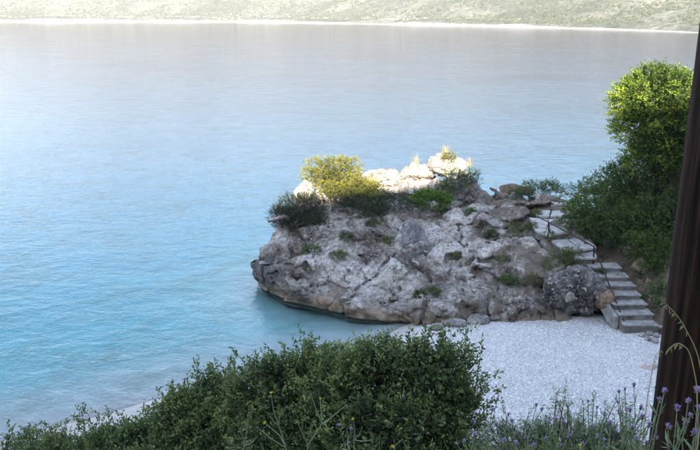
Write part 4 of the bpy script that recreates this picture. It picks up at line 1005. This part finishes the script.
def hw(fx, y, js, tips, seed, lab):
    b_ = aty(fx, 452, y); b_[2] = gz(b_[0], b_[1])
    hawkbit(b_, [aty(a, c, y) for a, c in js], [(i, aty(a, c, y + rng.uniform(-.1, .1)), fl) for i, a, c, fl in tips], seed, lab)
hw(290, 5.6, [(286, 448), (279, 426)], [(1, 271, 393, True), (1, 286, 407, False), (1, 269, 414, False), (0, 265, 423, True), (0, 258, 428, False), (0, 273, 440, False)], 401, 'branching yellow flower plant with a bloom before the left bush')
hw(302, 5.5, [(308, 445), (322, 424)], [(1, 320, 399, True), (1, 345, 406, False), (1, 312, 397, False), (1, 331, 415, False), (0, 297, 421, False)], 402, 'yellow flower plant with a long forked stem at the largest bush')
hw(355, 5.3, [(354, 440)], [(0, 353, 419, True), (0, 362, 428, False), (0, 371, 440, False)], 403, 'short yellow flower plant before the largest bush middle')
hw(236, 5.7, [(244, 446)], [(0, 249, 408, False), (0, 240, 430, False), (0, 256, 438, False)], 404, 'bare budding stalk at the bottom edge below the tall sprigs')
hw(395, 4.9, [(394, 449)], [(0, 393, 446, True), (0, 402, 440, False)], 405, 'tiny yellow bloom at the bottom edge below the largest bush')
hw(580, 4.6, [(580, 448)], [(0, 581, 445, True), (0, 588, 440, False)], 406, 'single low yellow bloom among the thistles')

# wild oats arching in front of the pole
for i, (pts, lab) in enumerate([([(705, 395, 2.9), (698, 352, 2.9), (680, 318, 2.9), (664, 302, 2.9)], 'long pale oat stalk arching across the dark pole'), ([(700, 400, 3.0), (690, 350, 3.0), (678, 342, 3.0), (668, 349, 3.0)], 'drooping dry oat stalk in front of the pole'), ([(647, 400, 3.4), (652, 372, 3.4), (655, 356, 3.4), (660, 350, 3.4)], 'short dry oat stalk beside the pole edge')]):
    q = np.array([aty(*t) for t in pts]); b_ = q[0].copy(); b_[2] = gz(b_[0], b_[1])
    o = thing('oat_stalk', lab, 'grass', tuple(b_))
    # smooth path through the points
    allp = np.vstack([b_, q]); tt = np.linspace(0, len(allp) - 1, 24)
    sm = np.stack([np.interp(tt, np.arange(len(allp)), allp[:, k_]) for k_ in range(3)], -1)
    for _ in range(3): sm[1:-1] = (sm[:-2] + sm[1:-1] * 2 + sm[2:]) / 4
    V, F = tubes([(sm - b_, np.linspace(.0032, .0012, len(sm)))], 5); link('stem', mesh_data('stem', V, F, np.full(len(V), .8)), M['straw'], o)
    r = np.random.default_rng(500 + i); S = sm[-9:] - b_; S = np.repeat(S, 2, 0); D = unit(np.array([0, 0, -1.]) + r.normal(0, .35, S.shape) + unit(sm[-1] - sm[-4]) * .6)
    V, F, v = leaves(S, D, r.uniform(.018, .032, len(S)), .004, r.random(len(S)), r); link('spikelets', mesh_data('spikelets', V, F, v, False), M['straw'], o)

# grass at the bottom edge
r = np.random.default_rng(600); n_ = 6000
gx_ = r.uniform(0.1, 3.2, n_); gy_ = r.uniform(3.2, 7.2, n_); gzz = ground_h(gx_, gy_)
hh_ = r.uniform(.2, .55, n_) * (1 + .3 * fbm(np.stack([gx_, gy_, gx_ * 0], -1) * 1.3, 2, 9)); ang = r.uniform(0, 6.28, n_); ln_ = r.uniform(.05, .5, n_)
k_ = 4; t = np.linspace(0, 1, k_); dr = np.stack([np.cos(ang), np.sin(ang), 0 * ang], -1); sd_ = np.stack([-np.sin(ang), np.cos(ang), 0 * ang], -1)
ctr = np.stack([gx_, gy_, gzz - .02], -1)[:, None] + dr[:, None] * (ln_ * hh_)[:, None, None] * (t ** 2)[None, :, None] + np.array([0, 0, 1.]) * (hh_[:, None] * (t - .2 * t ** 2)[None])[..., None]
wd = .0045 * (1 - .85 * t)[None, :, None] * sd_[:, None]
V = np.stack([ctr - wd, ctr + wd], 2).reshape(-1, 3); i = np.arange(n_)[:, None] * k_ * 2 + np.arange(k_ - 1)[None] * 2
F = np.stack([i, i + 1, i + 3, i + 2], -1).reshape(-1, 4)
o = link('grass', mesh_data('grass', V, F, np.repeat(r.random(n_), k_ * 2), False), M['grass']); setting(o, 'green grass on the slope at the picture foot', 'stuff', 'grass')

# ------------------------------------------------------------------ the pole
q = aty(652, 440, 3.6); px0, py0, rad0 = q[0] + .16, 3.6, .16
kz = 60; zz = np.linspace(gz(px0, py0) - .4, gz(px0, py0) + 9.0, kz); kr = 40
V = []
for z in zz:
    for a in range(kr):
        an = a * 2 * math.pi / kr; rr_ = rad0 * (1 - .010 * (z - zz[0])) + .004 * math.sin(an * 5 + z * .6) + .0025 * math.sin(an * 13 + 2 + z * .3)
        V.append((math.cos(an) * rr_, math.sin(an) * rr_, z - zz[0]))
V = np.array(V); i = np.arange(kz - 1)[:, None] * kr; j = np.arange(kr)[None]; j2 = (j + 1) % kr
F = np.stack([i + j, i + j2, i + kr + j2, i + kr + j], -1).reshape(-1, 4)
V = np.vstack([V, [[0, 0, zz[-1] - zz[0] + .05]]]); cap = np.stack([(kz - 1) * kr + np.arange(kr), (kz - 1) * kr + (np.arange(kr) + 1) % kr, np.full(kr, kz * kr)], -1)
po = link('wooden_pole', mesh_data('wooden_pole', V, [F, cap]), M['pole'], None, (px0, py0, float(zz[0])))
tag(po, 'thick dark brown wooden pole rising from the slope beside the thistles', 'pole')

# ------------------------------------------------------------------ the hazy air over the bay
bm = bmesh.new(); bmesh.ops.create_cube(bm, size=1)
for vv in bm.verts: vv.co = (vv.co.x * 6400, 850 + vv.co.y * 7200, 322 + vv.co.z * 674)
me = bpy.data.meshes.new('haze'); bm.to_mesh(me); bm.free()
m, n, l, b = mat('haze_air'); n.remove(b)
pv = N(n, 'ShaderNodeVolumePrincipled'); pv.inputs['Color'].default_value = (.97, .965, .94, 1); pv.inputs['Density'].default_value = HAZE; pv.inputs['Anisotropy'].default_value = 0.0
l.new(pv.outputs[0], n['Material Output'].inputs['Volume'])
o = link('haze', me, m); setting(o, 'thin pale haze over the bay', 'stuff')

# leaves, twigs and blades too small to pick apart singly
for o in bpy.data.objects:
    if o.parent is not None and o.name.split('.')[0] in ('foliage', 'crown', 'branches', 'blades', 'leaves', 'florets', 'spikelets'): o['kind'] = 'stuff'
